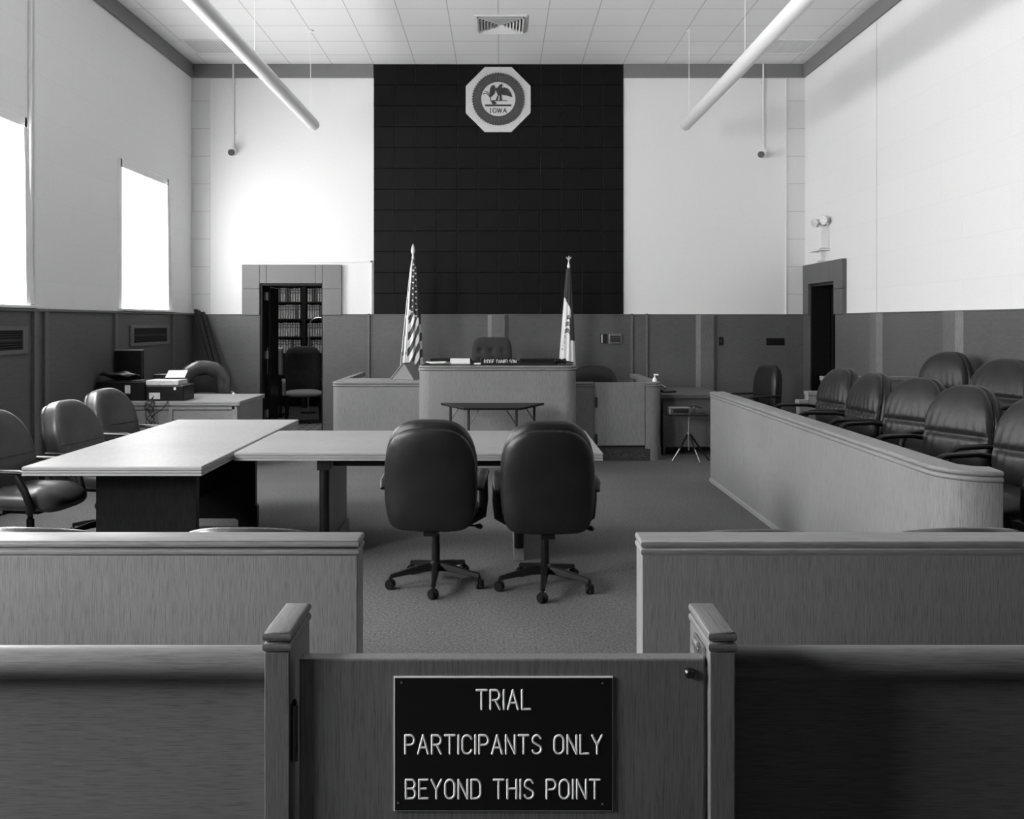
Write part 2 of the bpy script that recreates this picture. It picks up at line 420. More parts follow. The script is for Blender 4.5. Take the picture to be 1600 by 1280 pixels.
# upper pilasters / block returns at the corners, conduits
mb = MB(); mb.box(XL, XL+.27, YB-.012, YB, ZW, ZC-.2); struct('trim_corner_left', mb, 'wall_pilaster')
mb = MB(); mb.box(XR-.275, XR, YB-.012, YB, ZW, ZC-.2); struct('trim_corner_right', mb, 'wall_pilaster')
mb = MB(); mb.box(XR-.285, XR-.270, YB-.025, YB, ZW, ZC-.2); struct('trim_bead_right', mb, 'white')
mb = MB(); mb.box(XL, XL+.03, 8.42, 8.46, ZW, ZC); mb.box(XL, XL+.03, 8.50, 8.53, ZW, ZC); struct('trim_pipe_left', mb, 'white', bevel=.01)
mb = MB(); mb.box(XR-.006, XR, 10.43, 10.442, ZW, ZC-.2); struct('trim_joint_right', mb, 'seal_pale')
# thin white beads around the panel right of the door
mb = MB(); mb.box(-3.77, -1.87, YB-.02, YB, 2.49, 2.52); mb.box(-1.90, -1.87, YB-.02, YB, ZW, 2.52); struct('trim_bead_left', mb, 'white', bevel=.004)
# baseboards
mb = MB(); mb.box(XL+T, D1[0]-.02, YB-T-.02, YB-T, 0, .15); mb.box(D1[1]+.02, XR-T, YB-T-.02, YB-T, 0, .15); struct('baseboard_back', mb, 'wains_x', bevel=.004)
mb = MB(); mb.box(XL+T, XL+T+.02, YR, YB-T, 0, .15); struct('baseboard_left', mb, 'dark_wood', bevel=.004)
mb = MB(); mb.box(XR-T-.02, XR-T, YR, D2[0], 0, .15); struct('baseboard_right', mb, 'wains_y', bevel=.004)

# black acoustic tile field
mb = MB(); mb.box(-1.85, 1.813, YB-.012, YB, ZW+.012, ZC, 1)
tw = 3.663/12
for i in range(12):
    for j in range(13):
        x0, z0 = -1.85+i*tw, ZW+.012+j*tw; z1 = min(z0+tw, ZC)
        if z1-z0 < .02: continue
        g = .0008; e = .006; y0, y1 = YB-.012, YB-.024
        a = [(x0+g, z0+g), (x0+tw-g, z0+g), (x0+tw-g, z1-g), (x0+g, z1-g)]
        b = [(x0+g+e, z0+g+e), (x0+tw-g-e, z0+g+e), (x0+tw-g-e, z1-g-e), (x0+g+e, z1-g-e)]
        mb.add([(p, y0, q) for p, q in a]+[(p, y1, q) for p, q in b], [(4, 5, 6, 7), (0, 1, 5, 4), (2, 3, 7, 6)], 0)
        mb.f += [[len(mb.v)-8+q for q in f] for f in ((1, 2, 6, 5), (3, 0, 4, 7))]; mb.mi += [2, 2]
struct('trim_tile_panel', mb, ['black_tile', 'black_back', 'tile_glint'])

# windows -------------------------------------------------------------
for i, (a, b) in enumerate(WIN):
    w = thing('window_%d' % (i+1), None, None, (XL, (a+b)/2, ZS), kind='structure')
    mb = MB(); x0, x1 = XL-.12, XL+.008
    for (p, q, r, s) in ((a-.05, a+.05, ZS-.02, ZH+.05), (b-.05, b+.05, ZS-.02, ZH+.05)): mb.box(x0, x1, p, q, r, s)
    mb.box(x0, x1, a, b, ZH-.05, ZH+.05)
    ob('window_frame', mb, 'white', w, world=True, bevel=.006)
    mb = MB(); mb.box(XL-.034, XL-.012, (a+b)/2-.02, (a+b)/2+.02, ZS, ZH); ob('mullion', mb, 'white', w, world=True)
    mb = MB(); mb.box(XL-.035, XL-.02, a+.05, b-.05, ZS, ZH-.05); ob('pane', mb, 'win_far' if i == 0 else 'win' if i < 3 else 'win_rear', w, world=True)
    mb = MB(); mb.box(XL-.15, XL+.075, a-.07, b+.07, ZS-.03, ZS); ob('window_sill', mb, 'white', w, world=True, bevel=.006)
# sheer curtain edges of the two windows seen
for (y, l) in ((8.36, 'white sheer curtain flaring beside the nearer window, at the picture edge'),
               (11.93, 'narrow white sheer curtain hanging at the window beside the corner of the room')):
    mb = MB(); nz = 20; ny = 14; vs = []; fs = []
    for d in (0, .004):
        for iz in range(nz+1):
            t = iz/nz; z = ZH-.06-(ZH-.06-ZS-.01)*t
            for iy in range(ny+1):
                u = iy/ny; wd = .10+.10*t**1.5
                vs.append((XL+.03+.012*sin(u*18)*(.4+t)+d, y-.07+wd*u, z))
    st = (nz+1)*(ny+1)
    for iz in range(nz):
        for iy in range(ny):
            q = iz*(ny+1)+iy; fs += [(q, q+1, q+ny+2, q+ny+1), (st+q, st+q+ny+1, st+q+ny+2, st+q+1)]
    mb.add(vs, fs); props(ob('sheer_curtain', mb, 'sheer', smooth=60), l, 'curtain', 'sheer curtains')

# door to the book room ------------------------------------------------
d = thing('door_1', None, None, (-3.05, YB, 0), kind='structure')
def surround(mb, flip, P, w0, w1, o0, o1, ztop, otop, zb):
    """flat blocks round a doorway, mitred at the corners"""
mb = MB(); y0, y1 = YB-.06, YB
o0, o1, oz = -3.77, -2.32, 2.456
zm = D1[2]-.02
for x0, x1 in ((o0, D1[0]), (D1[1], o1)):
    mb.box(x0, x1, y0, y1, ZW, 2.10); 
mb.box(o0, D1[0], y0, y1, 2.104, oz); mb.box(D1[1], o1, y0, y1, 2.104, oz)
mb.box(D1[0]+.004, D1[0]+.10, y0, y1, D1[2], oz); mb.box(D1[0]+.104, D1[1]-.104, y0, y1, D1[2], oz); mb.box(D1[1]-.1, D1[1]-.004, y0, y1, D1[2], oz)
ob('surround', mb, 'surround', d, world=True, bevel=.004)
mb = MB(); mb.box(D1[0], D1[0]+.035, YB-.03, YB+.25, 0, D1[2]); mb.box(D1[1]-.02, D1[1], YB-.02, YB+.25, 0, D1[2]); mb.box(D1[0]+.035, D1[1]-.02, YB-.02, YB+.25, D1[2]-.035, D1[2])
ob('door_jamb', mb, 'dark_wood', d, world=True, bevel=.003)
mb = MB(); mb.box(D1[0]+.04, D1[0]+.085, YB+.24, YB+.72, .01, D1[2]-.05); ob('door_leaf', mb, 'dark_wood', d, world=True, bevel=.003)
for z in (2.0, 1.13, .25):
    mb = MB(); mb.box(D1[0]+.036, D1[0]+.042, YB+.09, YB+.22, z-.06, z+.06); mb.tube([(D1[0]+.05, YB+.22, z-.06), (D1[0]+.05, YB+.22, z+.06)], .012); ob('hinge', mb, 'steel', d, world=True)

d = thing('door_2', None, None, (XR, 12.12, 0), kind='structure')
mb = MB(); x0, x1 = XR-.06, XR
mb.box(x0, x1, 11.34, D2[0], ZW, 2.05); mb.box(x0, x1, D2[1], 12.82, ZW, 2.05)
mb.box(x0, x1, 11.34, D2[0], 2.054, 2.44); mb.box(x0, x1, D2[1], 12.82, 2.054, 2.44); mb.box(x0, x1, D2[0]+.003, D2[0]+.12, D2[2], 2.44); mb.box(x0, x1, D2[0]+.124, D2[1]-.003, D2[2], 2.44)
ob('surround', mb, 'wains_y', d, world=True, bevel=.004)
mb = MB(); mb.box(XR-.02, XR+.25, D2[0], D2[0]+.03, 0, D2[2]); mb.box(XR-.02, XR+.25, D2[1]-.03, D2[1], 0, D2[2]); mb.box(XR-.02, XR+.25, D2[0]+.03, D2[1]-.03, D2[2]-.04, D2[2])
ob('door_jamb', mb, 'dark_wood', d, world=True, bevel=.003)
mb = MB(); mb.box(XR+.26, XR+1.1, D2[1]-.09, D2[1]-.045, .01, D2[2]-.05); ob('door_leaf', mb, 'dark_wood', d, world=True, bevel=.003)
mb = MB(); mb.box(XR+.25, XR+2.5, 10.5, 10.6, 0, 3); mb.box(XR+2.4, XR+2.5, 10.6, 13.6, 0, 3); mb.box(XR+.25, XR+2.5, 13.5, 13.6, 0, 3); mb.box(XR+.25, XR+2.5, 10.5, 13.6, 3, 3.1); mb.box(XR+.25, XR+2.5, 10.5, 13.6, -.1, 0)
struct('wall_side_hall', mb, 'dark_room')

# book room shell
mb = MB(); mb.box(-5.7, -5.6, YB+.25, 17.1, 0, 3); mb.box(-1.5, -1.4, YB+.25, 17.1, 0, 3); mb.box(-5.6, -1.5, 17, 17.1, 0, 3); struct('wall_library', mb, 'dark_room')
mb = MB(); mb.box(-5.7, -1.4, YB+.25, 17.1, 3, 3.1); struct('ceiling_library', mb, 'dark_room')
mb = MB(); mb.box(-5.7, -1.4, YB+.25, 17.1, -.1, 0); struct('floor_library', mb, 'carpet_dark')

# dais behind the bench
mb = MB(); mb.box(-.85, .80, 10.75, 12.6, 0, .2); struct('floor_dais', mb, 'carpet_dark', bevel=.005)

# ================================================================== CEILING THINGS
def tube_light(sx, label):
    t = thing('tube_light', label, 'light', (sx*2.455, 5.0, 4.22), group='long suspended tube lights')
    mb = MB(); r = .0765; prof = [(.02, -1.8), (r-.008, -1.8), (r, -1.79), (r, 6.59), (r-.008, 6.6), (.02, 6.6)]
    mb.lathe(prof, n=32, axis='y'); ob('lamp_housing', mb, 'white_tube', t, smooth=40)
    for y in (6.4, 3.8, 1.2, -1.4):
        mb = MB(); mb.tube([(0, y, r), (0, y, ZC-4.22-.015)], .004, 6); mb.lathe([(.04, 0), (.04, .012), (.012, .015)], (0, y, ZC-4.22-.016), 14)
        ob('suspension_wire', mb, 'white_tube', t, smooth=40)
tube_light(-1, 'long white tube light hanging on the window side of the ceiling')
tube_light(1, 'long white tube light hanging over the jury box side')

t = thing('ceiling_diffuser', 'square louvred air diffuser in the ceiling above the seal', 'vent', (0.01, 11.15, ZC))
mb = MB(); a = .33
def ringsq(mb, r0, z0, r1, z1, th=.006):
    mb.lathe([(r0*1.414, z0), (r1*1.414, z1), (r1*1.414-th, z1), (r0*1.414-th, z0)], n=4, a0=pi/4)
mb.box(-a, a, -a, -a+.035, -.012, 0); mb.box(-a, a, a-.035, a, -.012, 0); mb.box(-a, -a+.035, -a+.035, a-.035, -.012, 0); mb.box(a-.035, a, -a+.035, a-.035, -.012, 0)
ob('frame', mb, 'white', t)
mb = MB(); mb.box(-.295, .295, -.295, .295, -.003, -.001); ob('backing', mb, 'black_back', t)
mb = MB()
for i in range(7):
    r = .29-.04*i
    vs = []; fs = []
    for s, (rr, z) in enumerate(((r-.022, -.003), (r, -.034), (r-.004, -.034), (r-.027, -.003))): vs += [(x*rr, y*rr, z) for x, y in ((-1, -1), (1, -1), (1, 1), (-1, 1))]
    for s in range(4): fs += [(s*4+q, s*4+(q+1) % 4, ((s+1) % 4)*4+(q+1) % 4, ((s+1) % 4)*4+q) for q in range(4)]
    mb.add(vs, fs)
ob('louvre', mb, 'white', t)
def ceil_grille(x, y, label):
    t = thing('ceiling_grille', label, 'vent', (x, y, ZC), group='perforated ceiling grilles'); a = .3
    mb = MB(); mb.box(-a, a, -a, -a+.03, -.01, 0); mb.box(-a, a, a-.03, a, -.01, 0); mb.box(-a, -a+.03, -a+.03, a-.03, -.01, 0); mb.box(a-.03, a, -a+.03, a-.03, -.01, 0)
    ob('frame', mb, 'white', t)
    mb = MB(); mb.box(-.275, .275, -.275, .275, -.003, -.001); ob('backing', mb, 'seal_mid', t)
    mb = MB()
    for i in range(14):
        q = -.265+i*.53/13; mb.box(q-.007, q+.007, -.27, .27, -.008, -.003); mb.box(-.27, .27, q-.007, q+.007, -.0085, -.003)
    ob('grating', mb, 'white', t)
ceil_grille(-3.98, 12.05, 'pale perforated grille in the ceiling behind the window side tube light')
ceil_grille(3.98, 12.05, 'pale perforated grille in the ceiling beyond the jury side tube light')

def camera_unit(x, z, sx, label):
    t = thing('security_camera', label, 'camera', (x, YB-.015, z), group='wall cameras on conduits')
    mb = MB(); mb.tube([(0, -.014, .06), (0, -.014, ZC-z)], .013, 8)
    for q in (.27, ZC-z-.28): mb.box(-.028, .028, -.02, .014, q-.008, q+.008)
    ob('conduit', mb, 'white', t, smooth=40)
    mb = MB(); mb.box(-.035, .035, -.05, .014, -.06, .06); ob('junction_box', mb, 'white', t, bevel=.004); q = .02 if x < 0 else -.085
    mb = MB(); mb.tube([(0, -.03, -.02), (q*.8, -.14, -.045)], .040, 14); ob('camera_body', mb, 'white', t, smooth=40)
    mb = MB(); mb.tube([(q*.75, -.13, -.043), (q, -.18, -.05)], .047, 16); ob('lens', mb, 'screen', t)
camera_unit(-3.905, 4.12, 1, 'small dark camera on white conduit above the book room door side')
camera_unit(3.86, 4.09, 1, 'small dark camera on white conduit on the jury box side of the back wall')

# emergency light above the right door
t = thing('emergency_light', 'white twin head emergency light above the dark side doorway', 'light', (XR, 12.1, 2.62))
mb = MB(); mb.box(-.12, 0, -.17, .17, -.0, .30); ob('housing', mb, 'white', t, bevel=.012)
mb = MB(); mb.box(-.15, 0, -.19, .19, -.03, -.005); ob('tray', mb, 'white', t, bevel=.004)
mb = MB(); mb.lathe([(.05, -.17), (.018, -.15), (.018, -.03)], (-.06, 0, 0), 12); ob('bracket', mb, 'white', t, smooth=40)
for y in (-.19, .15):
    mb = MB(); mb.tube([(-.06, y*.6, .29), (-.06, y*.6, .31), (-.06, y, .34)], .012, 8); mb.tube([(-.06, y, .3), (-.06, y, .36)], .012, 8)
    p0 = Vector((-.03, y, .39)); dr = Vector((-.8, -.5, -.15)).normalized()
    mb.tube([p0-dr*.03, p0+dr*.02, p0+dr*.1], [.03, .05, .06], 16); ob('lamp_head', mb, 'steel', t, smooth=40)

# ================================================================== SEAL
t = thing('wall_seal', 'octagonal plaque with round seal and eagle on the black tile wall', 'plaque', (-.023, YB-.024, 4.87))
mb = MB(); ap = .474; oc = [(ap/cos(pi/8)*cos(pi/8+i*pi/4), ap/cos(pi/8)*sin(pi/8+i*pi/4)) for i in range(8)]
mb.prism(oc, 'y', -.045, 0); ob('octagon_board', mb, 'seal_pale', t, bevel=.006)
mb = MB(); mb.lathe([(.25, -.045), (.25, -.062), (.372, -.062), (.372, -.045)], n=72, axis='y'); ob('ring', mb, 'seal_dark', t, smooth=40)
mb = MB()
for i in range(60):
    a = i*2*pi/60; rr = .374
    mb.tube([(rr*cos(a)-.008*sin(a)-.006*cos(a), -.058, rr*sin(a)+.008*cos(a)-.006*sin(a)), (rr*cos(a)+.008*sin(a)+.006*cos(a), -.058, rr*sin(a)-.008*cos(a)+.006*sin(a))], .011, 6)
ob('rope_border', mb, 'seal_dark', t, smooth=60)
mb = MB(); mb.lathe([(.02, -.058), (.252, -.058), (.252, -.045), (.02, -.045)], n=64, axis='y'); ob('medallion', mb, 'seal_pale', t, smooth=40)
S_ = .000805
def sp(pts): return [((x-625)*S_, (635-y)*S_) for x, y in pts]
mb = MB()
for poly in ([(480, 610), (466, 520), (478, 440), (508, 392), (550, 380), (572, 420), (575, 480), (560, 540), (520, 580)],
             [(690, 440), (740, 425), (800, 450), (850, 520), (885, 600), (840, 590), (780, 572), (700, 560), (676, 500)],
             [(600, 430), (625, 420), (640, 380), (690, 362), (705, 385), (690, 420), (684, 500), (690, 560), (660, 575), (620, 570), (600, 520), (570, 450)],
             [(620, 560), (600, 600), (575, 660), (612, 660), (630, 600)], [(650, 560), (650, 660), (695, 658), (680, 560)],
             [(490, 660), (540, 655), (600, 715), (560, 732), (510, 722)], [(385, 735), (860, 735), (860, 765), (385, 765)]):
    mb.prism(sp(poly), 'y', -.066, -.057)
def stroke(pts, r=.006): mb.tube([(x, -.06, z) for x, z in sp(pts)], r, 6, up=(0, 1, 0))
stroke([(350, 545), (410, 528), (470, 590), (492, 668)]); stroke([(378, 500), (430, 508), (478, 580)], .005); stroke([(540, 664), (790, 664)], .006); stroke([(480, 662), (600, 662)], .006)
ob('eagle_relief', mb, 'seal_black', t, smooth=30)
mb = MB(); lettering(mb, 'OWA', (528-625)*S_, (775-625)*S_, (635-880)*S_, 75*S_, -.06, .0055, .6); pen(mb, [((485-625)*S_, -.06, -245*S_), ((485-625)*S_, -.06, -170*S_)], .0055, .6)
for x in (485,): mb.tube([((x-14-625)*S_, -.06, -245*S_), ((x+14-625)*S_, -.06, -245*S_)], .0035, 6); mb.tube([((x-14-625)*S_, -.06, -170*S_), ((x+14-625)*S_, -.06, -170*S_)], .0035, 6)
ob('lettering', mb, 'seal_black', t)
mb = MB(); txt = 'SEAL OF THE STATE'
for i, c in enumerate(txt):
    a = R(172-i*9.6); up = Vector((cos(a), sin(a))); rt = Vector((sin(a), -cos(a)))
    for l in G(c):
        mb.tube([((rt*((p-.28)*.06)+up*(.285+q*.055)).x, -.063, (rt*((p-.28)*.06)+up*(.285+q*.055)).y) for p, q in l], .004, 6, up=(0, 1, 0))
    if c != ' ': ob('ring_letter', mb, 'seal_mid', t)
    mb = MB()
for i in range(11):
    a = R(230+i*10.5); up = Vector((cos(a), sin(a))); rt = Vector((sin(a), -cos(a)))
    mb.tube([((up*.29+rt*.01).x, -.063, (up*.29+rt*.01).y), ((up*.335-rt*.008).x, -.063, (up*.335-rt*.008).y)], .004, 6, up=(0, 1, 0))
    ob('ring_letter', mb, 'seal_mid', t); mb = MB()

# ================================================================== WALL FITTINGS
def wall_grille(y0, y1, label):
    t = thing('wall_grille', label, 'vent', (XL+T, (y0+y1)/2, 1.45), group='grilles in the window wall panelling'); h = (y1-y0)/2
    mb = MB(); mb.box(0, .02, -h, h, -.13, -.09); mb.box(0, .02, -h, h, .09, .13); mb.box(0, .02, -h, -h+.09, -.09, .09); mb.box(0, .02, h-.09, h, -.09, .09); ob('frame', mb, 'strip', t, bevel=.003)
    mb = MB(); mb.box(0, .004, -h+.09, h-.09, -.09, .09); ob('backing', mb, 'black_back', t)
    mb = MB()
    for i in range(8): mb.box(.005, .014, -h+.09, h-.09, -.085+i*.0225, -.079+i*.0225)
    mb.box(.004, .018, -h+.09, h-.09, -.006, .006); ob('slats', mb, 'plastic_mid', t)
wall_grille(10.65, 11.9, 'slotted air grille in the panelling under the window by the corner')
wall_grille(7.1, 8.33, 'slotted air grille in the panelling under the nearer window')
def plate(name, label, cat, x, z, w, h, mat, dpt=.02, y=YB-T, extra=None):
    t = thing(name, label, cat, (x, y, z))
    mb = MB(); mb.box(-w/2, w/2, -dpt, 0, -h/2, h/2); ob('cover', mb, mat, t, bevel=.003)
    if extra: extra(t)
    return t
def xt(t):
    mb = MB()
    for q in (-.03, 0, .03): mb.box(-.075, .075, -.03, -.024, q-.01, q+.01)
    ob('louvre', mb, 'dark_metal', t)
plate('thermostat', 'silver louvred thermostat box on the panelling beside the dark topped white flag', 'thermostat', 1.69, 1.37, .19, .14, 'steel', .025, extra=xt)
def xs(t):
    mb = MB(); mb.box(-.035, -.02, -.024, -.01, -.06, .06); ob('toggle', mb, 'white', t)
plate('light_switch', 'grey switch plate with a white edge next to the thermostat', 'switch', 1.52, 1.375, .1, .14, 'dark_metal', .012, extra=xs)
def xd(t):
    mb = MB(); mb.box(-.012, .012, -.024, -.01, -.02, .02); ob('toggle', mb, 'plastic_mid', t)
plate('wall_switch', 'small black switch box on the dark panelling past the witness stand', 'switch', 3.235, 1.34, .06, .12, 'plastic', .02, extra=xd)
def xp(t):
    mb = MB(); mb.box(-.11, .11, -.026, -.012, -.035, .035); ob('socket_face', mb, 'plastic', t)
plate('wall_plate', 'wide black plate on the dark panelling near the side doorway', 'wall plate', 4.03, 1.33, .26, .1, 'plastic', .015, extra=xp)

# ================================================================== FRONT PEWS AND GATE
CAPH = .052
def pew(sx, label, plabel):
    t = thing('pew', label, 'pew', (sx*2.2, 2.36, 0), group='front pews')
    xi, xo = sx*.592, sx*4.35; a, b = min(xi, xo), max(xi, xo)
    mb = MB(); mb.box(a, b, 2.335, 2.37, .05, .72); ob('back_panel', mb, 'pew_h', t, world=True, bevel=.003)
    mb = MB(); pr = [(2.372+.047*cos(R(q)), .714+.04*sin(R(q))) for q in range(-20, 201, 20)]+[(2.325, .68), (2.335, .672), (2.38, .672)]
    pr = [(2.345+.05*cos(R(q)), .712+.042*sin(R(q))) for q in range(0, 360, 24)]
    mb.prism(pr, 'x', a, b); ob('top_rail', mb, 'pew_h', t, world=True, smooth=50)
    mb = MB(); mb.prism([(2.37, .42), (2.86, .45), (2.875, .44), (2.875, .415), (2.37, .385)], 'x', a, b); ob('seat', mb, 'pew_h', t, world=True, bevel=.004)
    a, b = sorted((sx*.526, sx*.59))
    mb = MB(); mb.box(a, b, 2.20, 2.43, 0, .844-CAPH); ob('end_post', mb, 'pew_v', t, world=True, bevel=.003)
    mb = MB(); c = (a+b)/2
    h = .034
    path = [(c-.001, 2.20+.0), (c+.001, 2.2)]
    for i in (0, 1):
        z0 = .844-CAPH*.5*(i+1); z1 = z0+CAPH*.49; r = (z1-z0)/2
        ring = [(h-r*.7+r*.7*cos(R(q)), (z0+z1)/2+r*sin(R(q))) for q in (-90, -60, -30, 0, 30, 60, 90)]
        loop = [(a+.0, 2.20), (b, 2.20), (b, 2.43), (a, 2.43)]
        # stacked rounded slabs
        vs = []; k_ = 7
        for q in (-90, -60, -30, 0, 30, 60, 90):
            o = -r*.7+r*.7*cos(R(q))+.004; z = (z0+z1)/2+r*sin(R(q))
            vs += [(a-o, 2.20-o, z), (b+o, 2.20-o, z), (b+o, 2.43+o, z), (a-o, 2.43+o, z)]
        fs = [(3, 2, 1, 0), (24, 25, 26, 27)]+[(j*4+e, j*4+(e+1) % 4, (j+1)*4+(e+1) % 4, (j+1)*4+e) for j in range(6) for e in range(4)]
        mb.add(vs, fs)
    p = ob('post_cap', mb, 'pew_y', t, world=True, smooth=50)
    if sx > 0:
        mb = MB(); mb.box(.510, .5255, 2.27, 2.34, .762, .776); mb.box(.518, .5255, 2.24, 2.35, .74, .79); mb.tube([(.514, 2.28, .776), (.514, 2.28, .79)], .005, 8)
        ob('latch', mb, 'steel', t, world=True, bevel=.002)
    return t
pew(-1, 'paler oak pew back on the hinge side of the gate with rounded top rail', None)
pew(1, 'darker shadowed oak pew back on the latch side of the gate', None)

t = thing('swing_gate', 'low oak swing gate carrying the black warning sign between the pews', 'gate', (.0, 2.243, 0))
mb = MB(); mb.box(-.508, .5195, 2.222, 2.266, .14, .767); ob('gate_panel', mb, 'pew_v', t, world=True, bevel=.005)
for z in (.585, .25):
    mb = MB(); mb.tube([(-.517, 2.214, z-.07), (-.517, 2.214, z+.07)], .0085, 12)
    for q in (-.045, .045): mb.tube([(-.517, 2.214, z+q-.002), (-.517, 2.214, z+q+.002)], .0092, 12)
    mb.lathe([(.003, 0), (.007, .006), (.004, .014)], (-.517, 2.214, z+.07), 10)
    mb.box(-.525, -.517, 2.216, 2.224, z-.07, z+.07); ob('hinge', mb, 'dark_metal', t, world=True, smooth=40)
mb = MB(); mb.lathe([(.013, 0), (.013, -.006), (.008, -.012), (.004, -.012)], (.4785, 2.222, .733), 20, 'y'); ob('knob', mb, 'dark_metal', t, world=True, smooth=30)
sg = bpy.data.objects.new('sign_plate', None)
yf = 2.2185; K = yf/1373
def px(u): return (u-781)*K
def pz(v): return HC-(v-503)*K
mb = MB(); mb.box(px(615), px(957.5), yf, 2.222, pz(1267.5), pz(1057.5), 0)
mb.add([(px(617), yf-.0006, pz(1266.5)), (px(956.5), yf-.0006, pz(1266.5)), (px(956.5), yf-.0006, pz(1059.5)), (px(617), yf-.0006, pz(1059.5)),
        (px(617), yf+.001, pz(1266.5)), (px(956.5), yf+.001, pz(1266.5)), (px(956.5), yf+.001, pz(1059.5)), (px(617), yf+.001, pz(1059.5))],
       [(0, 1, 2, 3), (7, 6, 5, 4), (0, 4, 5, 1), (1, 5, 6, 2), (2, 6, 7, 3), (3, 7, 4, 0)], 1)
sgo = ob('sign_plate', mb, ['sign_white', 'sign_black'], t, world=True, label='black engraved sign with a thin white edge')
mb = MB()
for s_, x0, x1, yb, yt in (('TRIAL', 745, 828.5, 1108, 1078.5), ('PARTICIPANTS ONLY', 633.5, 940.5, 1177.5, 1149), ('BEYOND THIS POINT', 634.5, 937, 1247.5, 1218.5)):
    tot = sum(gw(c)+.24 for c in s_)-.24; k_ = (px(x1)-px(x0))/tot; xc = px(x0)
    for wd in s_.split(' '):
        wl = (sum(gw(c)+.24 for c in wd)-.24)*k_; mb = MB()
        lettering(mb, wd, xc-t.location.x, xc+wl-t.location.x, pz(yb), pz(yt)-pz(yb), yf-.0007-t.location.y, .0030, .7)
        ob('lettering', mb, 'sign_white', sgo, label='white engraved capitals'); xc += wl+(gw(' ')+.48)*k_
for u, v in ((627.5, 1066.5), (941.5, 1067.5), (622, 1254.5), (941, 1256)):
    mb = MB(); mb.lathe([(.0028, 0), (.0024, -.0015), (.001, -.002)], (px(u)-t.location.x, yf-.0008-t.location.y, pz(v)), 10, 'y'); ob('screw', mb, 'steel', sgo, smooth=40)

# ================================================================== COURTROOM RAILS
def rail(x0, x1, label):
    t = thing('courtroom_rail', label, 'railing', ((x0+x1)/2, 3.15, 0), group='oak rails before the well of the court')
    mb = MB(); mb.box(x0, x1, 3.085, 3.215, 0, .80); ob('panel', mb, 'oak_v', t, world=True, bevel=.003)
    mb = MB(); c = .065; vs = []
    for i in (0, 1):
        z0 = .852-.027*(i+1); z1 = z0+.0265; r = (z1-z0)/2; vs = []
        for q in (-90, -60, -30, 0, 30, 60, 90):
            o = -r*.7+r*.7*cos(R(q))+.005; z = (z0+z1)/2+r*sin(R(q))
            vs += [(x0-o, 3.085-o, z), (x1+o, 3.085-o, z), (x1+o, 3.215+o, z), (x0-o, 3.215+o, z)]
        mb.add(vs, [(3, 2, 1, 0), (24, 25, 26, 27)]+[(j*4+e, j*4+(e+1) % 4, (j+1)*4+(e+1) % 4, (j+1)*4+e) for j in range(6) for e in range(4)])
    ob('cap_rail', mb, 'oak_h', t, world=True, smooth=50)
rail(-4.40, -.5, 'lighter oak panel rail with moulded cap on the window side of the aisle')
rail(.5, 4.35, 'darker oak panel rail with moulded cap on the jury side of the aisle')

# ================================================================== CHAIRS
def caster_mb():
    mb = MB()
    for y in (-.014, .014): mb.lathe([(.008, -.009), (.026, -.009), (.029, -.005), (.029, .005), (.026, .009), (.008, .009)], (0, y, .029), 18, 'y')
    mb.lathe([(.008, 0), (.008, .05)], (0, 0, .025), 8)
    vs = []; hood = [(.033*cos(R(q)), .029+.033*sin(R(q))) for q in range(0, 181, 20)]
    mb.prism(hood, 'y', -.006, .006)
    return mb
def leg_mb():
    mb = MB(); xs = [.02, .08, .16, .24, .285]; zs = [.115, .112, .100, .086, .078]; w = [.026, .023, .02, .017, .016]; h = [.024, .022, .018, .014, .012]
    vs = []
    for i in range(5): vs += [(xs[i], -w[i], zs[i]-h[i]), (xs[i], w[i], zs[i]-h[i]), (xs[i], w[i]*.6, zs[i]+h[i]), (xs[i], -w[i]*.6, zs[i]+h[i])]
    fs = [(0, 1, 2, 3), (19, 18, 17, 16)]+[(i*4+k, i*4+(k+1) % 4, (i+1)*4+(k+1) % 4, (i+1)*4+k) for i in range(4) for k in range(4)]
    return mb.add(vs, fs)
def sm(a, b, x):
    t = min(1, max(0, (x-a)/(b-a))); return t*t*(3-2*t)
LEGM = leg_mb(); CAS = caster_mb()
def base(t, mat='plastic'):
    mb = MB(); mb.lathe([(.035, .09), (.04, .095), (.04, .135), (.026, .15), (.026, .25), (.024, .27), (.024, .31), (.017, .312), (.017, .40)], n=20); ob('gas_column', mb, mat, t, smooth=40)
    l0 = None
    for i in range(5):
        if l0 is None:
            l0 = ob('base_leg', LEGM, mat, t, bevel=.004); c0 = ob('caster', CAS, 'plastic', l0, loc=(.285, 0, 0), smooth=40)
        else:
            l = l0.copy(); COL.objects.link(l); l.parent = t; c = c0.copy(); COL.objects.link(c); c.parent = l; l.rotation_euler = (0, 0, i*2*pi/5); c.rotation_euler = (0, 0, i*1.3)
def turn_base(o, deg):
    i = 0
    for ch in o.children:
        if ch.name.startswith('base_leg'): ch.rotation_euler = (0, 0, R(deg+72*i)); i += 1
def find(o, nm): return [c for c in o.children if c.name.split('.')[0] == nm]

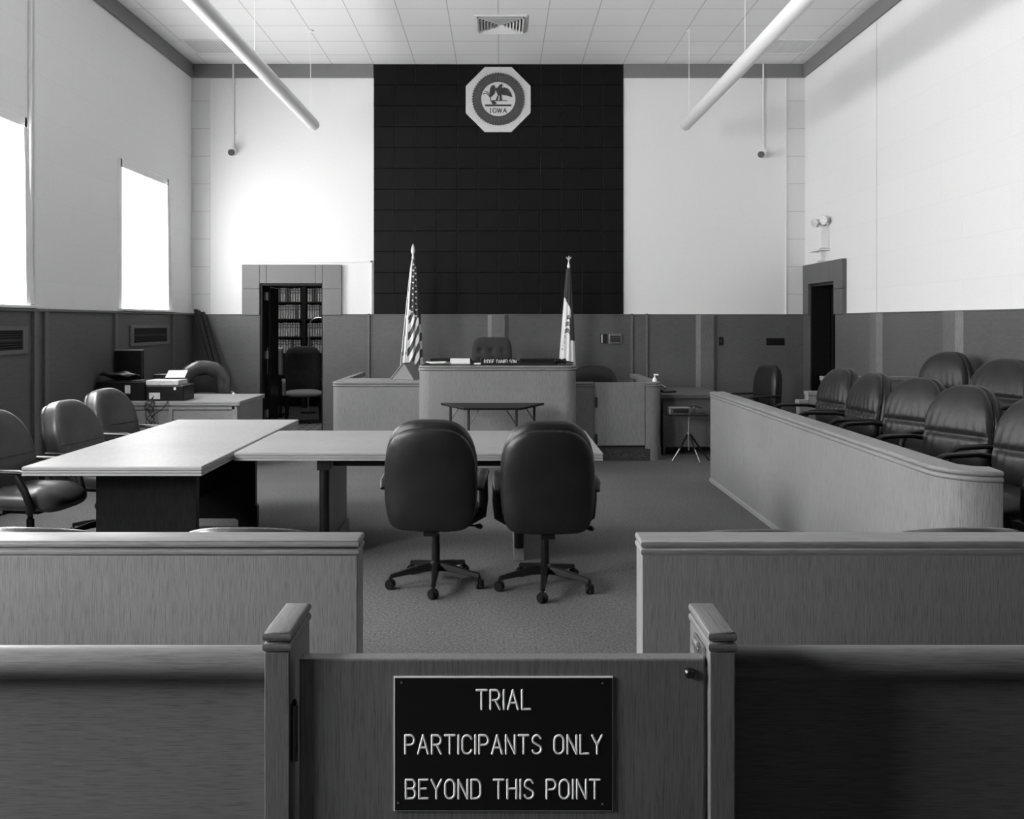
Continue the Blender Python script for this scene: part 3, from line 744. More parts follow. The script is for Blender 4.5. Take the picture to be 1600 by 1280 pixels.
def back_deform(hx, hz, taper=.10, bow=.05, seam=None, wrinkle=0, bulge=.0, tufts=None, botw=.0):
    def f(x, y, z, u):
        t = z/hz
        x *= 1-taper*sm(.1, 1, t)-botw*sm(-.3, -1, t)
        front = y > 0
        if seam is not None and front:
            dz = z-seam
            y -= .028*math.exp(-(dz/.018)**2)*(1-abs(u[0])**6)
            if wrinkle:
                fall = math.exp(-(dz/.13)**2)
                y -= wrinkle*fall*abs(sin(x*52+dz*9*(1 if x > 0 else -1)))*(.35+.65*abs(u[0]))
        if tufts and front:
            for tx, tz, d in tufts: y -= d*math.exp(-(((x-tx)**2+(z-tz)**2)/.0013))
        y -= bow*(t*t)*.5-.0
        y += bow*.6*(abs(u[0])**2) if front else bow*.6*(abs(u[0])**2)
        return (x, y, z)
    return f

def task_chair(name, label, cat, mat='leather', arms='post', style='rear', width=.55, high=.64, seat_z=.46, NN=18, arm_mat='plastic'):
    """swivel chair facing +y, floor at z 0"""
    t = thing(name, label, cat); hx, hz = width/2, high/2
    zc = seat_z-.05+hz; piv = (0, -.235, zc)
    if style == 'rear':
        mb = MB(); mb.cushion(hx, .075, hz, 3.2, 2.6, NN+8, back_deform(hx, hz, .07, .04, botw=.07), nb=6.5)
        bk = ob('backrest', mb, mat, t, loc=piv, rot=(R(4), 0, 0), smooth=180)
        mb = MB()
        mb.cushion(hx*.985, .05, hz*.95, 3.3, 3.0, NN+8, back_deform(hx, hz, .07, .04, botw=.07), nb=7)
        ob('back_shell', mb, mat, bk, loc=(0, -.048, -.028), smooth=180)
        # top gathers along the seam
        mb = MB()
        for i in range(17):
            x = -.13+i*.0155+random.uniform(-.004, .004); L = random.uniform(.012, .035)
            zt = hz-.045
            mb.tube([(x, -.058, zt-.012-.9*x*x), (x+.002, -.052, zt+L*.5-.9*x*x), (x+.003, -.040, zt+L-.9*x*x)], [.001, .0035, .001], 5)
        ob('seam_gathers', mb, mat, bk, smooth=180)
    elif style == 'block':
        mb = MB(); mb.cushion(hx, .085, hz, 2.9, 4.5, NN+12, back_deform(hx, hz, .16, .05, botw=.03), nb=6)
        bk = ob('backrest', mb, mat, t, loc=piv, rot=(R(15), 0, 0), smooth=180)
        mb = MB(); hw = hx*.8     # stitched seam across the pad and welts along its edges
        mb.tube([(-hx*.97+i*hx*1.94/14, .0875+.03*abs(-1+i/7)**2-.02*abs(-1+i/7)**6, -.03) for i in range(15)], .003, 6)
        ob('seam_piping', mb, 'leather', bk, smooth=180)
        mb = MB(); mb.cushion(hx*.96, .03, hz*.96, 2.9, 4, NN, back_deform(hx, hz, .16, .05, botw=.03), nb=6); ob('back_shell', mb, 'leather', bk, loc=(0, -.075, 0), smooth=180)
    else:
        sz = -hz*.12
        mb = MB(); mb.cushion(hx*.93, .085, hz*.97, 2.7, 2.2, NN+14, back_deform(hx, hz, .13, .05, seam=sz, wrinkle=.011, botw=.02), nb=4)
        bk = ob('backrest', mb, mat, t, loc=piv, rot=(R(9), 0, 0), smooth=180)
        mb = MB(); mb.cushion(hx, .06, hz, 2.7, 3.2, NN, back_deform(hx, hz, .13, .05, botw=.02), nb=4)
        ob('back_shell', mb, 'leather', bk, loc=(0, -.05, 0), smooth=180)
    def sd(x, y, z, u):   # seat: local y is thickness before the turn
        return (x*(1-.06*sm(0, 1, -u[2])), z, y-.035*sm(.45, 1, u[2])+(.012*math.exp(-(u[0]*3)**2)*-1 if y > 0 else 0))
    mb = MB(); mb.cushion(hx*.94, .085 if style == 'block' else .062, .265, 4.2, 2.4, NN, sd); ob('seat', mb, mat, t, loc=(0, .04, seat_z), smooth=180)
    mb = MB(); mb.box(-.10, .10, -.13, .13, seat_z-.105, seat_z-.05); mb.box(-.04, .04, -.27, -.10, seat_z-.10, seat_z-.07); mb.tube([(.08, -.02, seat_z-.08), (.27, -.05, seat_z-.085)], .007, 8)
    mb.tube([(.25, -.05, seat_z-.085), (.275, -.05, seat_z-.085), (.29, -.05, seat_z-.095)], [.01, .018, .012], 10); ob('tilt_mechanism', mb, 'plastic', t, bevel=.006)
    for s in (-1, 1):
        mb = MB(); x = s*(hx+.014)
        if arms == 'post':
            mb.tube([(x, -.19, seat_z+.165), (x, -.14, seat_z+.205), (x, 0, seat_z+.215), (x, .15, seat_z+.215), (x, .19, seat_z+.205)], [.022, .032, .036, .034, .022], 12, sx=1.0, sy=.55)
            mb.tube([(x, .04, seat_z+.205), (x*1.01, .05, seat_z+.06), (x*.98, .04, seat_z-.03), (x*.7, .03, seat_z-.07)], .026, 10, sx=.6, sy=1.2)
        elif arms == 'slant':
            mb.tube([(x, -.24, seat_z+.20), (x, -.15, seat_z+.20), (x, .12, seat_z+.20), (x, .20, seat_z+.19)], [.02, .026, .026, .018], 10, sx=1.3, sy=.55)
            mb.tube([(x, .10, seat_z+.18), (x, .16, seat_z+.08), (x*.98, .20, seat_z-.03), (x*.8, .15, seat_z-.07)], .024, 10, sx=.7, sy=1.1)
        else:
            pth = [(x, -.25, seat_z+.17), (x, -.1, seat_z+.195), (x, .12, seat_z+.20)]+[(x, .16+.10*sin(R(q)), seat_z+.10+.10*cos(R(q))) for q in (10, 30, 50, 70, 90)]+[(x, .265, seat_z+.03), (x*.95, .24, seat_z-.05), (x*.7, .15, seat_z-.075)]
            mb.tube(pth, .017, 10, sx=1.35, sy=1)
        ob('armrest', mb, arm_mat, t, smooth=60)
    base(t)
    return t

# two chairs at the cross table
A = task_chair('office_chair', None, 'chair', 'leather', 'post', 'rear'); u = [False]
c = place(A, u, 'black leather swivel chair seen from behind, beside the table leg nearer the window', (-.395, 5.42, 0), R(-3), 'black swivel chairs at the table', 'chair'); turn_base(c, 58)
c = place(A, u, 'black leather swivel chair seen from behind, at the free end of the table', (.275, 5.35, 0), R(1), 'black swivel chairs at the table', 'chair'); turn_base(c, 47)

# chairs along the window side of the long table
B = task_chair('conference_chair', None, 'chair', 'leather_grey', 'slant', 'block', .54, .62, .47); u = [False]
for lab, x, y, a, bb in (('grey leather chair at the near corner of the long table, partly out of frame', -3.12, 5.84, -97, 10),
                     ('grey leather chair second from the near corner of the long table', -2.985, 6.58, -99, 40),
                     ('grey leather chair at the far end of the long table by the clerk desk', -3.21, 7.72, -103, 20)):
    c = place(B, u, lab, (x, y, 0), R(a), 'chairs along the long table', 'chair'); turn_base(c, bb); find(c, 'backrest')[0].rotation_euler = (R(14), 0, 0)

# jury chairs
J = task_chair('jury_chair', None, 'chair', 'leather_soft', 'loop', 'front', .56, .63, .47, arm_mat='plastic'); u = [False]
jl = ['jury chair in the front row nearest the curved end of the rail',
      'jury chair in the front row second from the curved end of the rail',
      'jury chair in the middle of the front row',
      'narrow looking turned jury chair in the front row second from the far end',
      'jury chair at the far end of the front row by the stepped panels']
for i, (x, y, a) in enumerate(((2.91, 5.02, 68), (2.93, 5.90, 66), (2.99, 6.68, 65), (2.88, 7.44, 84), (2.92, 8.2, 80))):
    c = place(J, u, 'black leather '+jl[i], (x, y, .15), R(180-a), 'black leather jury chairs', 'chair'); turn_base(c, 20*i)
for lab, x, y, a, tilt in (('jury chair of the raised back row, tallest against the panelling', 3.88, 8.0, 66, 4), ('reclined jury chair of the raised back row, second from the far end', 3.80, 6.95, 64, 16),
                           ('jury chair of the raised back row cut off by the picture edge', 3.86, 5.95, 64, 14)):
    c = place(J, u, 'black leather '+lab, (x, y, .30), R(180-a), 'black leather jury chairs', 'chair'); turn_base(c, 33)
    find(c, 'backrest')[0].rotation_euler = (R(tilt), 0, 0)
c = place(J, u, 'black leather chair behind the end panels of the jury box, only its top showing', (4.02, 9.55, 0), R(150), 'black leather jury chairs', 'chair')

# dark chair by the desk at the back right
E = task_chair('side_office_chair', None, 'chair', 'leather', 'slant', 'rear', .50, .66, .47); u = [False]
place(E, u, 'black office chair turned sideways behind the far corner of the jury rail', (3.27, 11.4, 0), R(108), None, 'chair')
E2 = task_chair('witness_chair', 'dark office chair inside the witness stand behind its door', 'chair', 'leather', 'loop', 'rear', .60, .60, .47)
E2.location = (1.22, 11.25, 0); E2.rotation_euler = (0, 0, R(178))

# judge's tufted chair
t = thing('judge_chair', 'dark tufted high back chair behind the raised bench', 'chair', (.012*0-.105, 11.35, .2), R(180))
tf = [(x, z, .03) for z in (.22, .08, -.08) for x in (-.15, -.0, .15)]
mb = MB(); mb.cushion(.265, .085, .40, 5.5, 2.6, 30, back_deform(.265, .40, .0, .03, tufts=tf))
ob('backrest', mb, 'fabric', t, loc=(0, -.25, .82), rot=(R(4), 0, 0), smooth=180)
mb = MB(); mb.cushion(.26, .06, .26, 4, 2.4, 14, lambda x, y, z, u: (x, z, y)); ob('seat', mb, 'fabric', t, loc=(0, .02, .48), smooth=180)
for s in (-1, 1):
    mb = MB(); mb.tube([(s*.3, -.22, .66), (s*.3, .1, .67), (s*.3, .2, .64), (s*.29, .18, .45)], .025, 10); ob('armrest', mb, 'dark_wood', t, smooth=60)
base(t)

# low guest chairs behind the rails
t = thing('guest_chair', None, 'chair')
mb = MB(); vs = []
n_ = 20
def gb(th): 
    a = R(-75+150*th); return (.27*sin(a), -.27*cos(a)+.02)
prof = []
for i in range(n_+1):
    th = i/n_; x, y = gb(th); s = abs(th-.5)*2; zt = .85-.085*s**2-.08*sm(.7, 1, s); nx, ny = x/.27, (y-.02)/.27
    for o, z in ((0, .50), (.028, .50), (.04, zt-.03), (.028, zt-.004), (.014, zt), (0, zt-.012)): vs.append((x+nx*o, y+ny*o, z))
k6 = 6
mb.add(vs, [(i*k6+e, i*k6+(e+1) % k6, (i+1)*k6+(e+1) % k6, (i+1)*k6+e) for i in range(n_) for e in range(k6)]+[tuple(range(k6)), tuple(range(n_*k6, n_*k6+k6))[::-1]])
ob('backrest', mb, 'leather_shine', t, smooth=60)
mb = MB(); mb.cushion(.27, .05, .26, 3.2, 2.4, 14, lambda x, y, z, u: (x, z, y)); ob('seat', mb, 'leather_shine', t, loc=(0, .03, .44), smooth=180)
for sx in (-1, 1):
    for sy in (-1, 1):
        mb = MB(); mb.tube([(sx*.21, .03+sy*.2, .40), (sx*.23, .03+sy*.22, 0)], [.02, .014], 10); ob('leg', mb, 'dark_wood', t, smooth=40)
for s in (-1, 1):
    mb = MB(); mb.tube([(s*.285, -.04, .60), (s*.29, .12, .61), (s*.29, .2, .58), (s*.25, .2, .41)], .016, 8); ob('armrest', mb, 'dark_wood', t, smooth=60)
u = [False]
for lab, x in (('low round back chair behind the window side rail, at the picture edge', -1.81), ('low round back chair behind the window side rail, before the table pedestal', -.975),
               ('low round back chair behind the jury side rail, under the curved jury box corner', 1.79), ('low round back chair behind the jury side rail, near the aisle', .99)):
    c = place(t, u, lab, (x, 3.56, 0 if x != .99 else -.0), 0, 'low chairs behind the rails', 'chair')
    if x == .99: c.location.y = 3.62; c.scale = (1, 1, .975)

# ================================================================== TABLES
def slab(mb, x0, x1, y0, y1, zt, th, lip=.004):
    """table top with a reeded edge"""
    prof = [(0, zt), (.006, zt-.006), (.006, zt-.02), (.001, zt-.023), (.001, zt-.026), (.006, zt-.029), (.006, zt-.036), (.001, zt-.039), (.001, zt-.042), (.006, zt-.045), (.006, zt-th)]
    vs = []; k_ = len(prof)
    for o, z in prof:
        o -= .006; vs += [(x0-o, y0-o, z), (x1+o, y0-o, z), (x1+o, y1+o, z), (x0-o, y1+o, z)]
    fs = [(0, 1, 2, 3), tuple((k_-1)*4+q for q in (3, 2, 1, 0))]+[(j*4+e, j*4+(e+1) % 4, (j+1)*4+(e+1) % 4, (j+1)*4+e) for j in range(k_-1) for e in range(4)]
    mb.add(vs, fs)
t = thing('conference_table', 'long pale table running away beside the window side chairs', 'table', (-2.345, 6.57, 0))
mb = MB(); slab(mb, -2.885, -1.80, 5.30, 7.87, .745, .055); ob('tabletop', mb, 'top_y', t, world=True)
mb = MB(); mb.box(-2.575, -1.935, 5.60, 5.66, .0, .69); ob('end_panel', mb, 'dark_wood', t, world=True, bevel=.004)
mb = MB(); mb.prism([(-2.62, 0), (-2.50, 0), (-2.50, .055), (-2.48, .068), (-2.09, .068), (-2.065, .055), (-2.065, 0), (-1.915, 0), (-1.915, .16), (-1.93, .18), (-1.93, .69), (-2.605, .69), (-2.605, .18), (-2.62, .16)], 'y', 6.93, 6.99); ob('end_panel', mb, 'dark_wood', t, world=True, bevel=.004)
mb = MB(); mb.box(-2.28, -2.24, 5.66, 6.93, .3, .69); ob('stretcher', mb, 'dark_wood', t, world=True, bevel=.004)

t = thing('cross_table', 'pale table set crosswise in front of the two black swivel chairs', 'table', (-.55, 6.5, 0))
mb = MB(); slab(mb, -1.78, .69, 5.88, 7.07, .745, .055); ob('tabletop', mb, 'top_x', t, world=True)
for x in (-1.19, .13):
    mb = MB(); mb.box(x-.02, x+.02, 5.98, 6.72, .12, .69); mb.box(x-.035, x+.035, 5.955, 6.745, 0, .12); 
    ob('trestle', mb, 'oak_v', t, world=True, bevel=.004)
    for y in (5.96,):
        mb = MB(); mb.tube([(x, y, .09), (x, y, .63)], .034, 14); mb.box(x-.042, x+.042, y-.042, y+.042, .62, .69); ob('leg', mb, 'dark_wood', t, world=True, smooth=40)
mb = MB(); mb.box(-1.14, .08, 6.0, 6.03, .635, .69); ob('apron', mb, 'dark_wood_x', t, world=True, bevel=.003)

t = thing('half_hexagon_table', 'dark half hexagon folding table standing before the judge bench', 'table', (-.06, 9.25, 0))
mb = MB(); mb.prism([(-.64, 9.50), (.48, 9.50), (.215, 8.94), (-.365, 8.94)], 'z', .72, .745); ob('tabletop', mb, 'dark_wood_x', t, world=True, bevel=.004)
for x, y, b in ((-.53, 9.44, 1), (-.32, 9.02, 1), (.17, 9.02, -1), (.37, 9.44, -1)):
    mb = MB(); mb.tube([(x, y, 0), (x, y, .72)], .014, 10); mb.tube([(x, y, .56), (x+b*.10, y, .71)], .006, 8); ob('leg', mb, 'dark_metal', t, world=True, smooth=40)

# ================================================================== JUDGE BENCH
def U(x0, x1, yf, yb, r):
    return [(x0, yb)]+[(x0+r-r*cos(R(q)), yf+r-r*sin(R(q))) for q in range(0, 91, 9)]+[(x1-r+r*sin(R(q)), yf+r-r*cos(R(q))) for q in range(0, 91, 9)]+[(x1, yb)]
t = thing('judge_bench', 'raised oak judge bench with rounded corners under the seal', 'bench', (-.03, 10.2, 0))
p = U(-.905, .855, 9.75, 11.0, .14)
mb = MB(); mb.sweep(p, [(0, 0), (0, 1.075), (-.03, 1.075), (-.03, 0)]); ob('front_panel', mb, 'oak_v', t, world=True, smooth=30)
mb = MB(); mb.sweep(p, rolls(.02, .008, 1.133, .056)); ob('cap_rail', mb, 'oak_h', t, world=True, smooth=40)
mb = MB(); q = [(x+(.01 if x < 0 else -.01), y+.008) for x, y in p]; mb.prism(q, 'z', 1.09, 1.132); ob('worktop', mb, 'dark_wood_x', t, world=True)

t = thing('clerk_counter', 'lower oak counter with rounded corner on the window side of the judge bench', 'counter', (-1.43, 10.6, 0))
r = .12; p = [(-1.963, 12.3)]+[(-1.963+r-r*cos(R(q)), 10.25+r-r*sin(R(q))) for q in range(0, 91, 9)]+[(-.91, 10.25)]
mb = MB(); mb.sweep(p, [(0, 0), (0, .86), (-.03, .86), (-.03, 0)]); ob('front_panel', mb, 'oak_v', t, world=True, smooth=30)
mb = MB(); mb.sweep(p, rolls(.08, .008, .918, .056)); ob('cap_rail', mb, 'oak_h', t, world=True, smooth=40)
mb = MB(); mb.box(-1.90, -.91, 10.30, 10.95, .885, .917); ob('worktop', mb, 'top_x', t, world=True)

t = thing('witness_stand', 'dark oak witness stand with hinged door beside the judge bench', 'witness stand', (1.4, 10.9, 0))
mb = MB(); mb.sweep([(.86, 10.25), (1.095, 10.25)], [(0, .15), (0, .86), (-.03, .86), (-.03, .15)]); ob('front_panel', mb, 'oak_v', t, world=True)
r = .15; p = [(1.70, 10.25)]+[(1.896-r+r*sin(R(q)), 10.25+r-r*cos(R(q))) for q in range(0, 91, 9)]+[(1.896, 12.0)]
mb = MB(); mb.sweep(p, [(0, .0), (0, .86), (-.04, .86), (-.04, .0)]); ob('side_panel', mb, 'oak_v', t, world=True, smooth=30)
mb = MB(); mb.sweep([(.86, 10.25), (1.095, 10.25)], rolls(.12, .008, .912, .052)); ob('cap_rail', mb, 'oak_h', t, world=True, smooth=40)
mb = MB(); mb.sweep(p, rolls(.12, .008, .912, .052)); ob('cap_rail', mb, 'oak_h', t, world=True, smooth=40)
mb = MB(); mb.box(1.10, 1.695, 10.262, 10.297, .175, .912); dr = ob('door', mb, 'oak_v', t, world=True, bevel=.003)
for z in (.68, .25):
    mb = MB(); mb.tube([(1.12-1.4, 10.252-10.9, z-.06), (1.12-1.4, 10.252-10.9, z+.06)], .010, 10); mb.box(1.12-1.4, 1.14-1.4, 10.256-10.9, 10.264-10.9, z-.06, z+.06); ob('hinge', mb, 'dark_metal', dr, smooth=40)
mb = MB(); mb.box(.86, 1.89, 10.30, 12.0, .0, .15); mb.box(.86, 1.75, 10.24, 10.30, 0, .14); ob('platform', mb, 'carpet_dark', t, world=True, bevel=.004)

E2.location.z = .15; E2.scale = (1, 1, .88)

# nameplate and things on the bench
t = thing('nameplate', 'black nameplate with white capitals standing on the judge bench', 'nameplate', (.0, 9.93, 1.133))
mb = MB(); mb.prism([(-.012, 0), (.03, 0), (.012, .072), (.004, .072)], 'x', -.215, .195); ob('plate', mb, 'sign_black', t, bevel=.001)
mb = MB(); mb.box(-.217, -.213, -.014, .03, 0, .073); ob('end_cap', mb, 'steel', t)
mb = MB(); lettering(mb, 'JUDGE DANIELSON', -.19, .185, .016, .043, -.0055, .0025, .8); ob('lettering', mb, 'sign_white', t)
ZBT = 1.134
def sheet(name, label, cat, x, y, z, w, l, h, rz, mat='paper'):
    mb = MB(); mb.box(-w/2, w/2, -l/2, l/2, 0, h); return props(ob(name, mb, mat, loc=(x, y, z), rot=(0, 0, rz)), label, cat)
sheet('paper_stack', 'pale paper pad on the judge bench beside the tufted chair', 'paper', -.47, 10.35, ZBT, .23, .3, .05, R(3))
sheet('note_slip', 'small white slip beside the nameplate on the judge bench', 'paper', -.245, 10.1, ZBT, .09, .12, .012, R(-5))
sheet('loose_sheet', 'flat loose sheet at the window side end of the judge bench', 'paper', -.72, 10.4, ZBT, .24, .3, .01, R(18))
sheet('document_tray', 'low dark document tray along the back edge of the judge bench', 'tray', -.60, 10.85, ZBT, .5, .16, .035, 0, 'dark_wood_x')
sheet('desk_blotter', 'long dark blotter board along the back of the judge bench before the white flag', 'blotter', .50, 10.85, ZBT, .5, .22, .03, 0, 'dark_wood_x')
t = thing('desk_stamp', 'tiny dark knob handled stamp beside the paper pad', 'stamp', (-.61, 10.2, ZBT))
mb = MB(); mb.box(-.03, .03, -.02, .02, 0, .02); ob('stamp_block', mb, 'steel', t, bevel=.003); mb = MB(); mb.lathe([(.008, .02), (.008, .04), (.016, .05), (.006, .06)], n=12); ob('handle', mb, 'plastic', t, smooth=40)
t = thing('gavel', 'dark gavel lying on the judge bench near the white flag', 'gavel', (.70, 10.2, ZBT), R(10))
mb = MB(); mb.lathe([(.02, -.07), (.03, -.065), (.03, -.04), (.022, -.03), (.022, .03), (.03, .04), (.03, .065), (.02, .07)], (0, 0, .03), 16, 'x'); ob('head', mb, 'plastic', t, smooth=40)
mb = MB(); mb.tube([(.0, -.02, .03), (.1, -.06, .02), (.14, -.08, .014)], .009, 8); ob('handle', mb, 'plastic', t, smooth=40)
# wooden book stand on clerk counter
t = thing('wooden_stand', 'tent shaped wooden stand on the counter beside the striped flag', 'stand', (-1.12, 10.75, .918), R(-25))
mb = MB(); mb.prism([(-.17, 0), (.15, 0), (.02, .19), (-.0, .19)], 'y', -.12, .12); ob('body', mb, 'oak_v', t, bevel=.004)
mb = MB(); mb.prism([(-.19, .0), (-.17, -.0), (.005, .20), (-.008, .205)], 'y', -.13, .13); ob('sloped_board', mb, 'oak_h', t, bevel=.003)
# pump bottle
t = thing('pump_bottle', 'white pump bottle on the corner of the witness stand', 'bottle', (1.825, 10.36, .913))
mb = MB(); mb.lathe([(.02, 0), (.026, .004), (.026, .03), (.018, .042), (.012, .048), (.012, .06)], n=16); ob('bottle_body', mb, 'sign_white', t, smooth=40)
mb = MB(); mb.tube([(0, 0, .06), (0, 0, .078)], .006, 8); mb.box(-.012, .045, -.01, .01, .076, .092); ob('pump_head', mb, 'sign_white', t, bevel=.003)

# ================================================================== FLAGS
def flag(name, label, x, y, z0, z1, cx, hw, pat, mats, fin):
    t = thing(name, label, 'flag', (x, y, 0))
    mb = MB(); mb.tube([(0, .0, .05), (0, 0, z1+.02)], .014, 10); ob('pole', mb, 'dark_wood', t, smooth=40)
    mb = MB(); mb.lathe([(.15, 0), (.15, .02), (.06, .05), (.022, .07), (.022, .12)], n=24); ob('base', mb, 'dark_metal', t, smooth=40)
    mb = MB()
    if fin == 'spear':
        mb.lathe([(.012, 0), (.022, .02), (.014, .05), (.014, .07), (.024, .09), (.03, .12), (.022, .17), (.004, .22)], (0, 0, z1+.0), 14)
    else:
        mb.lathe([(.012, 0), (.024, .03), (.012, .07), (.012, .09)], (0, 0, z1), 12)
        mb.prism([(-.006, .09), (.006, .09), (.012, .12), (.045, .165), (.03, .16), (.008, .15), (.012, .18), (-.004, .17), (-.008, .15), (-.04, .16), (-.012, .12)], 'y', -.008, .008)
        mb.v = [(a, b, c+(z1 if i >= len(mb.v)-22 else 0)) for i, (a, b, c) in enumerate(mb.v)]
    ob('finial', mb, 'bright_brass', t, smooth=40)
    nz, na = 220, 120; mb = MB(); vs = []; fs = []; mi = []
    for i in range(nz+1):
        v = i/nz; z = z1+(z0-z1)*v
        for j in range(na):
            a = 2*pi*j/na; h = hw(v); f = 1+.16*v**.5*sin(a*9+v*2.2)
            vs.append((cx(v)+h*cos(a)*f, (h*.75+.012)*sin(a)*f, z-.02*v*cos(a)))
    for i in range(nz):
        for j in range(na):
            b = (j+1) % na; a = 2*pi*(j+.5)/na
            fs.append((i*na+j, i*na+b, (i+1)*na+b, (i+1)*na+j)); mi.append(pat((cos(a)+1)/2, (i+.5)/nz, sin(a) < 0, hw((i+.5)/nz)))
    mb.add(vs, fs); mb.mi = mi
    mb.add([vs[j] for j in range(na)], [tuple(range(na))], 1); 
    ob('cloth', mb, mats, t, smooth=180)
    return t
def star(x, y):
    r = math.hypot(x, y); a = math.atan2(x, y) % (2*pi/5); a = min(a, 2*pi/5-a)
    R1, R2 = 1.0, .42; p1 = (R1, 0); p2 = (R2*cos(pi/5), R2*sin(pi/5)); q = (r*cos(a), r*sin(a))
    return (p2[0]-p1[0])*(q[1]-p1[1])-(p2[1]-p1[1])*(q[0]-p1[0]) > 0
def us(s, v, front, hw):
    if not front: return 2 if int(s*14) % 2 else 1
    L = 1.6*v; X = (s-.5)*2*hw
    if s < .30: return 2 if (s*40+v*3) % 4 < 1.0 else 1
    if v < .44+.12*(s-.3):
        for col in (0, 1):
            for k_ in range(12):
                cy_ = .07+k_*.085+(.042 if col else 0); cx_ = hw*2*((.50 if col == 0 else .78)-.5)
                if star((X-cx_)/.019, (L-cy_)/.019*-1) : return 1
        return 0
    q = (L+ (s-.3)*.30+.55*(s-.3)**2)*1.0
    return 1 if (q % .23) < .115 else 2
flag('flag', 'striped flag with stars hanging on a tall pole behind the clerk counter', -1.20, 12.15, .92, 2.48,
     lambda v: -.03*v+.01, lambda v: .03+.115*v**.75, us, ['flag_dark', 'flag_white', 'flag_mid'], 'spear')
def iowa(s, v, front, hw):
    if not front: return 0
    if v < .29+.16*s: return 0
    if s > .80-.1*(v > .5) and v < .72+.05*sin(v*30): return 0
    # dark ribbon and figure marks
    for (a0, b0, a1, b1) in ((.36, .50, .78, .535), (.30, .565, .80, .605), (.24, .64, .76, .67)):
        if a0 < s < a1:
            mid = b0+(b1-b0)*(s-a0)/(a1-a0)-.035*sin((s-a0)/(a1-a0)*pi)+.012
            if abs(v-mid) < .021 and (abs(v-mid) > .012 or int(s*44) % 3): return 0
    for (a0, b0, r_) in ((.18, .74, .02), (.26, .70, .016), (.15, .79, .018), (.25, .76, .014), (.12, .83, .014)):
        if abs(s-a0) < r_*3.4 and abs(v-b0) < r_ and int(s*60+v*90) % 2: return 0
    return 1
flag('state_flag', 'flag with dark top and white lower half with a ribbon, beside the judge bench', .955, 12.2, 1.0, 2.36,
     lambda v: -.022*v, lambda v: .03+.075*v**.8, iowa, ['flag_dark', 'flag_white'], 'eagle')

# ================================================================== JURY BOX
t = thing('jury_box', 'long oak jury box rail with a curved near end', 'jury box', (2.3, 6.5, 0))
r = .245; p = [(2.14, 8.93)]+[(2.14+r-r*cos(R(q)), 4.41-r*sin(R(q))) for q in range(0, 91, 6)]
mb = MB(); mb.sweep(p, [(0, 0), (0, .855), (-.10, .855), (-.10, 0)]); ob('front_panel', mb, 'oak_v', t, world=True, smooth=30)
mb = MB(); mb.sweep(p, rolls(.135, .008, .912, .058)); ob('cap_rail', mb, 'oak_y', t, world=True, smooth=40)
mb = MB(); mb.sweep(p, [(0, 0), (.012, 0), (.012, .03), (0, .04)]); ob('base_moulding', mb, 'top_y', t, world=True)
mb = MB(); mb.box(2.40, 3.42, 4.62, 8.80, 0, .15); mb.box(3.42, XR-T-.025, 4.62, 8.80, 0, .30); ob('platform', mb, 'carpet_dark', t, world=True, bevel=.005)
for x0, x1, z in ((3.02, 3.115, .83), (3.11, 3.28, .918), (3.27, XR-T-.055, 1.067)):
    mb = MB(); mb.box(x0, x1-.004, 8.86, 8.96, 0, z-.04); mb.box(x0-.008, x1-.004, 8.85, 8.97, z-.04, z); ob('end_panel', mb, 'oak_v', t, world=True, bevel=.004)

# ================================================================== RIGHT BACK DESK AND TRIPOD
t = thing('side_desk', 'dark wooden desk between the witness stand and the jury box', 'desk', (2.33, 11.1, 0))
mb = MB(); slab(mb, 1.955, 2.72, 10.62, 11.75, .745, .05); ob('desktop', mb, 'wains_x', t, world=True)
for x in (1.98, 2.67):
    mb = MB(); mb.box(x, x+.03, 10.66, 11.70, 0, .695); ob('side_panel', mb, 'wains_y', t, world=True, bevel=.003)
mb = MB(); mb.box(2.01, 2.67, 10.68, 10.71, .1, .695); ob('front_panel', mb, 'wains_x', t, world=True, bevel=.003)
t = thing('desk_phone', 'small dark phone on the desk next to the witness stand', 'phone', (2.07, 10.9, .746), R(20))
mb = MB(); mb.prism([(-.08, 0), (.08, 0), (.08, .06), (-.08, .025)], 'x', -.09, .09); ob('phone_body', mb, 'plastic_mid', t, bevel=.005)
mb = MB(); mb.tube([(-.06, -.08, .055), (-.06, -.05, .07), (-.06, .05, .09), (-.06, .08, .075)], [.018, .013, .013, .018], 10); ob('handset', mb, 'steel', t, smooth=40)

TP = (2.21, 10.28)
t = thing('tripod_stand', 'slim silver legged tripod stand with a flat top beside the jury rail corner', 'tripod', (TP[0], TP[1], 0))
mb = MB(); mb.tube([(0, 0, .12), (0, 0, .53)], .011, 12); mb.tube([(0, 0, .28), (0, 0, .33)], .022, 12); ob('column', mb, 'steel', t, smooth=40)
for a in (205, 290, 350):
    dx, dy = cos(R(a)), sin(R(a)); mb = MB(); mb.tube([(dx*.02, dy*.02, .30), (dx*.13, dy*.13, .14)], .013, 8); l = ob('leg', mb, 'plastic', t, smooth=40)
    mb = MB(); mb.tube([(dx*.13, dy*.13, .14), (dx*.235, dy*.235, .006)], .009, 8); ob('leg_tip', mb, 'chrome' if a != 350 else 'plastic', l, smooth=40)
mb = MB(); mb.box(-.26, .20, -.14, .14, .53, .545); ob('tray', mb, 'plastic', t, bevel=.003)
t = thing('metal_box', 'small silver instrument box on the tripod stand', 'box', (2.08, 10.2, .546))
mb = MB(); mb.box(-.12, .12, -.06, .06, 0, .085); ob('case', mb, 'steel', t, bevel=.006)
mb = MB(); mb.box(-.08, .10, -.063, -.06, .02, .065); ob('face_plate', mb, 'dark_metal', t)
t = thing('clamp_lamp', 'tiny swivel clamp standing on the tripod tray beside the silver box', 'clamp', (2.265, 10.25, .546))
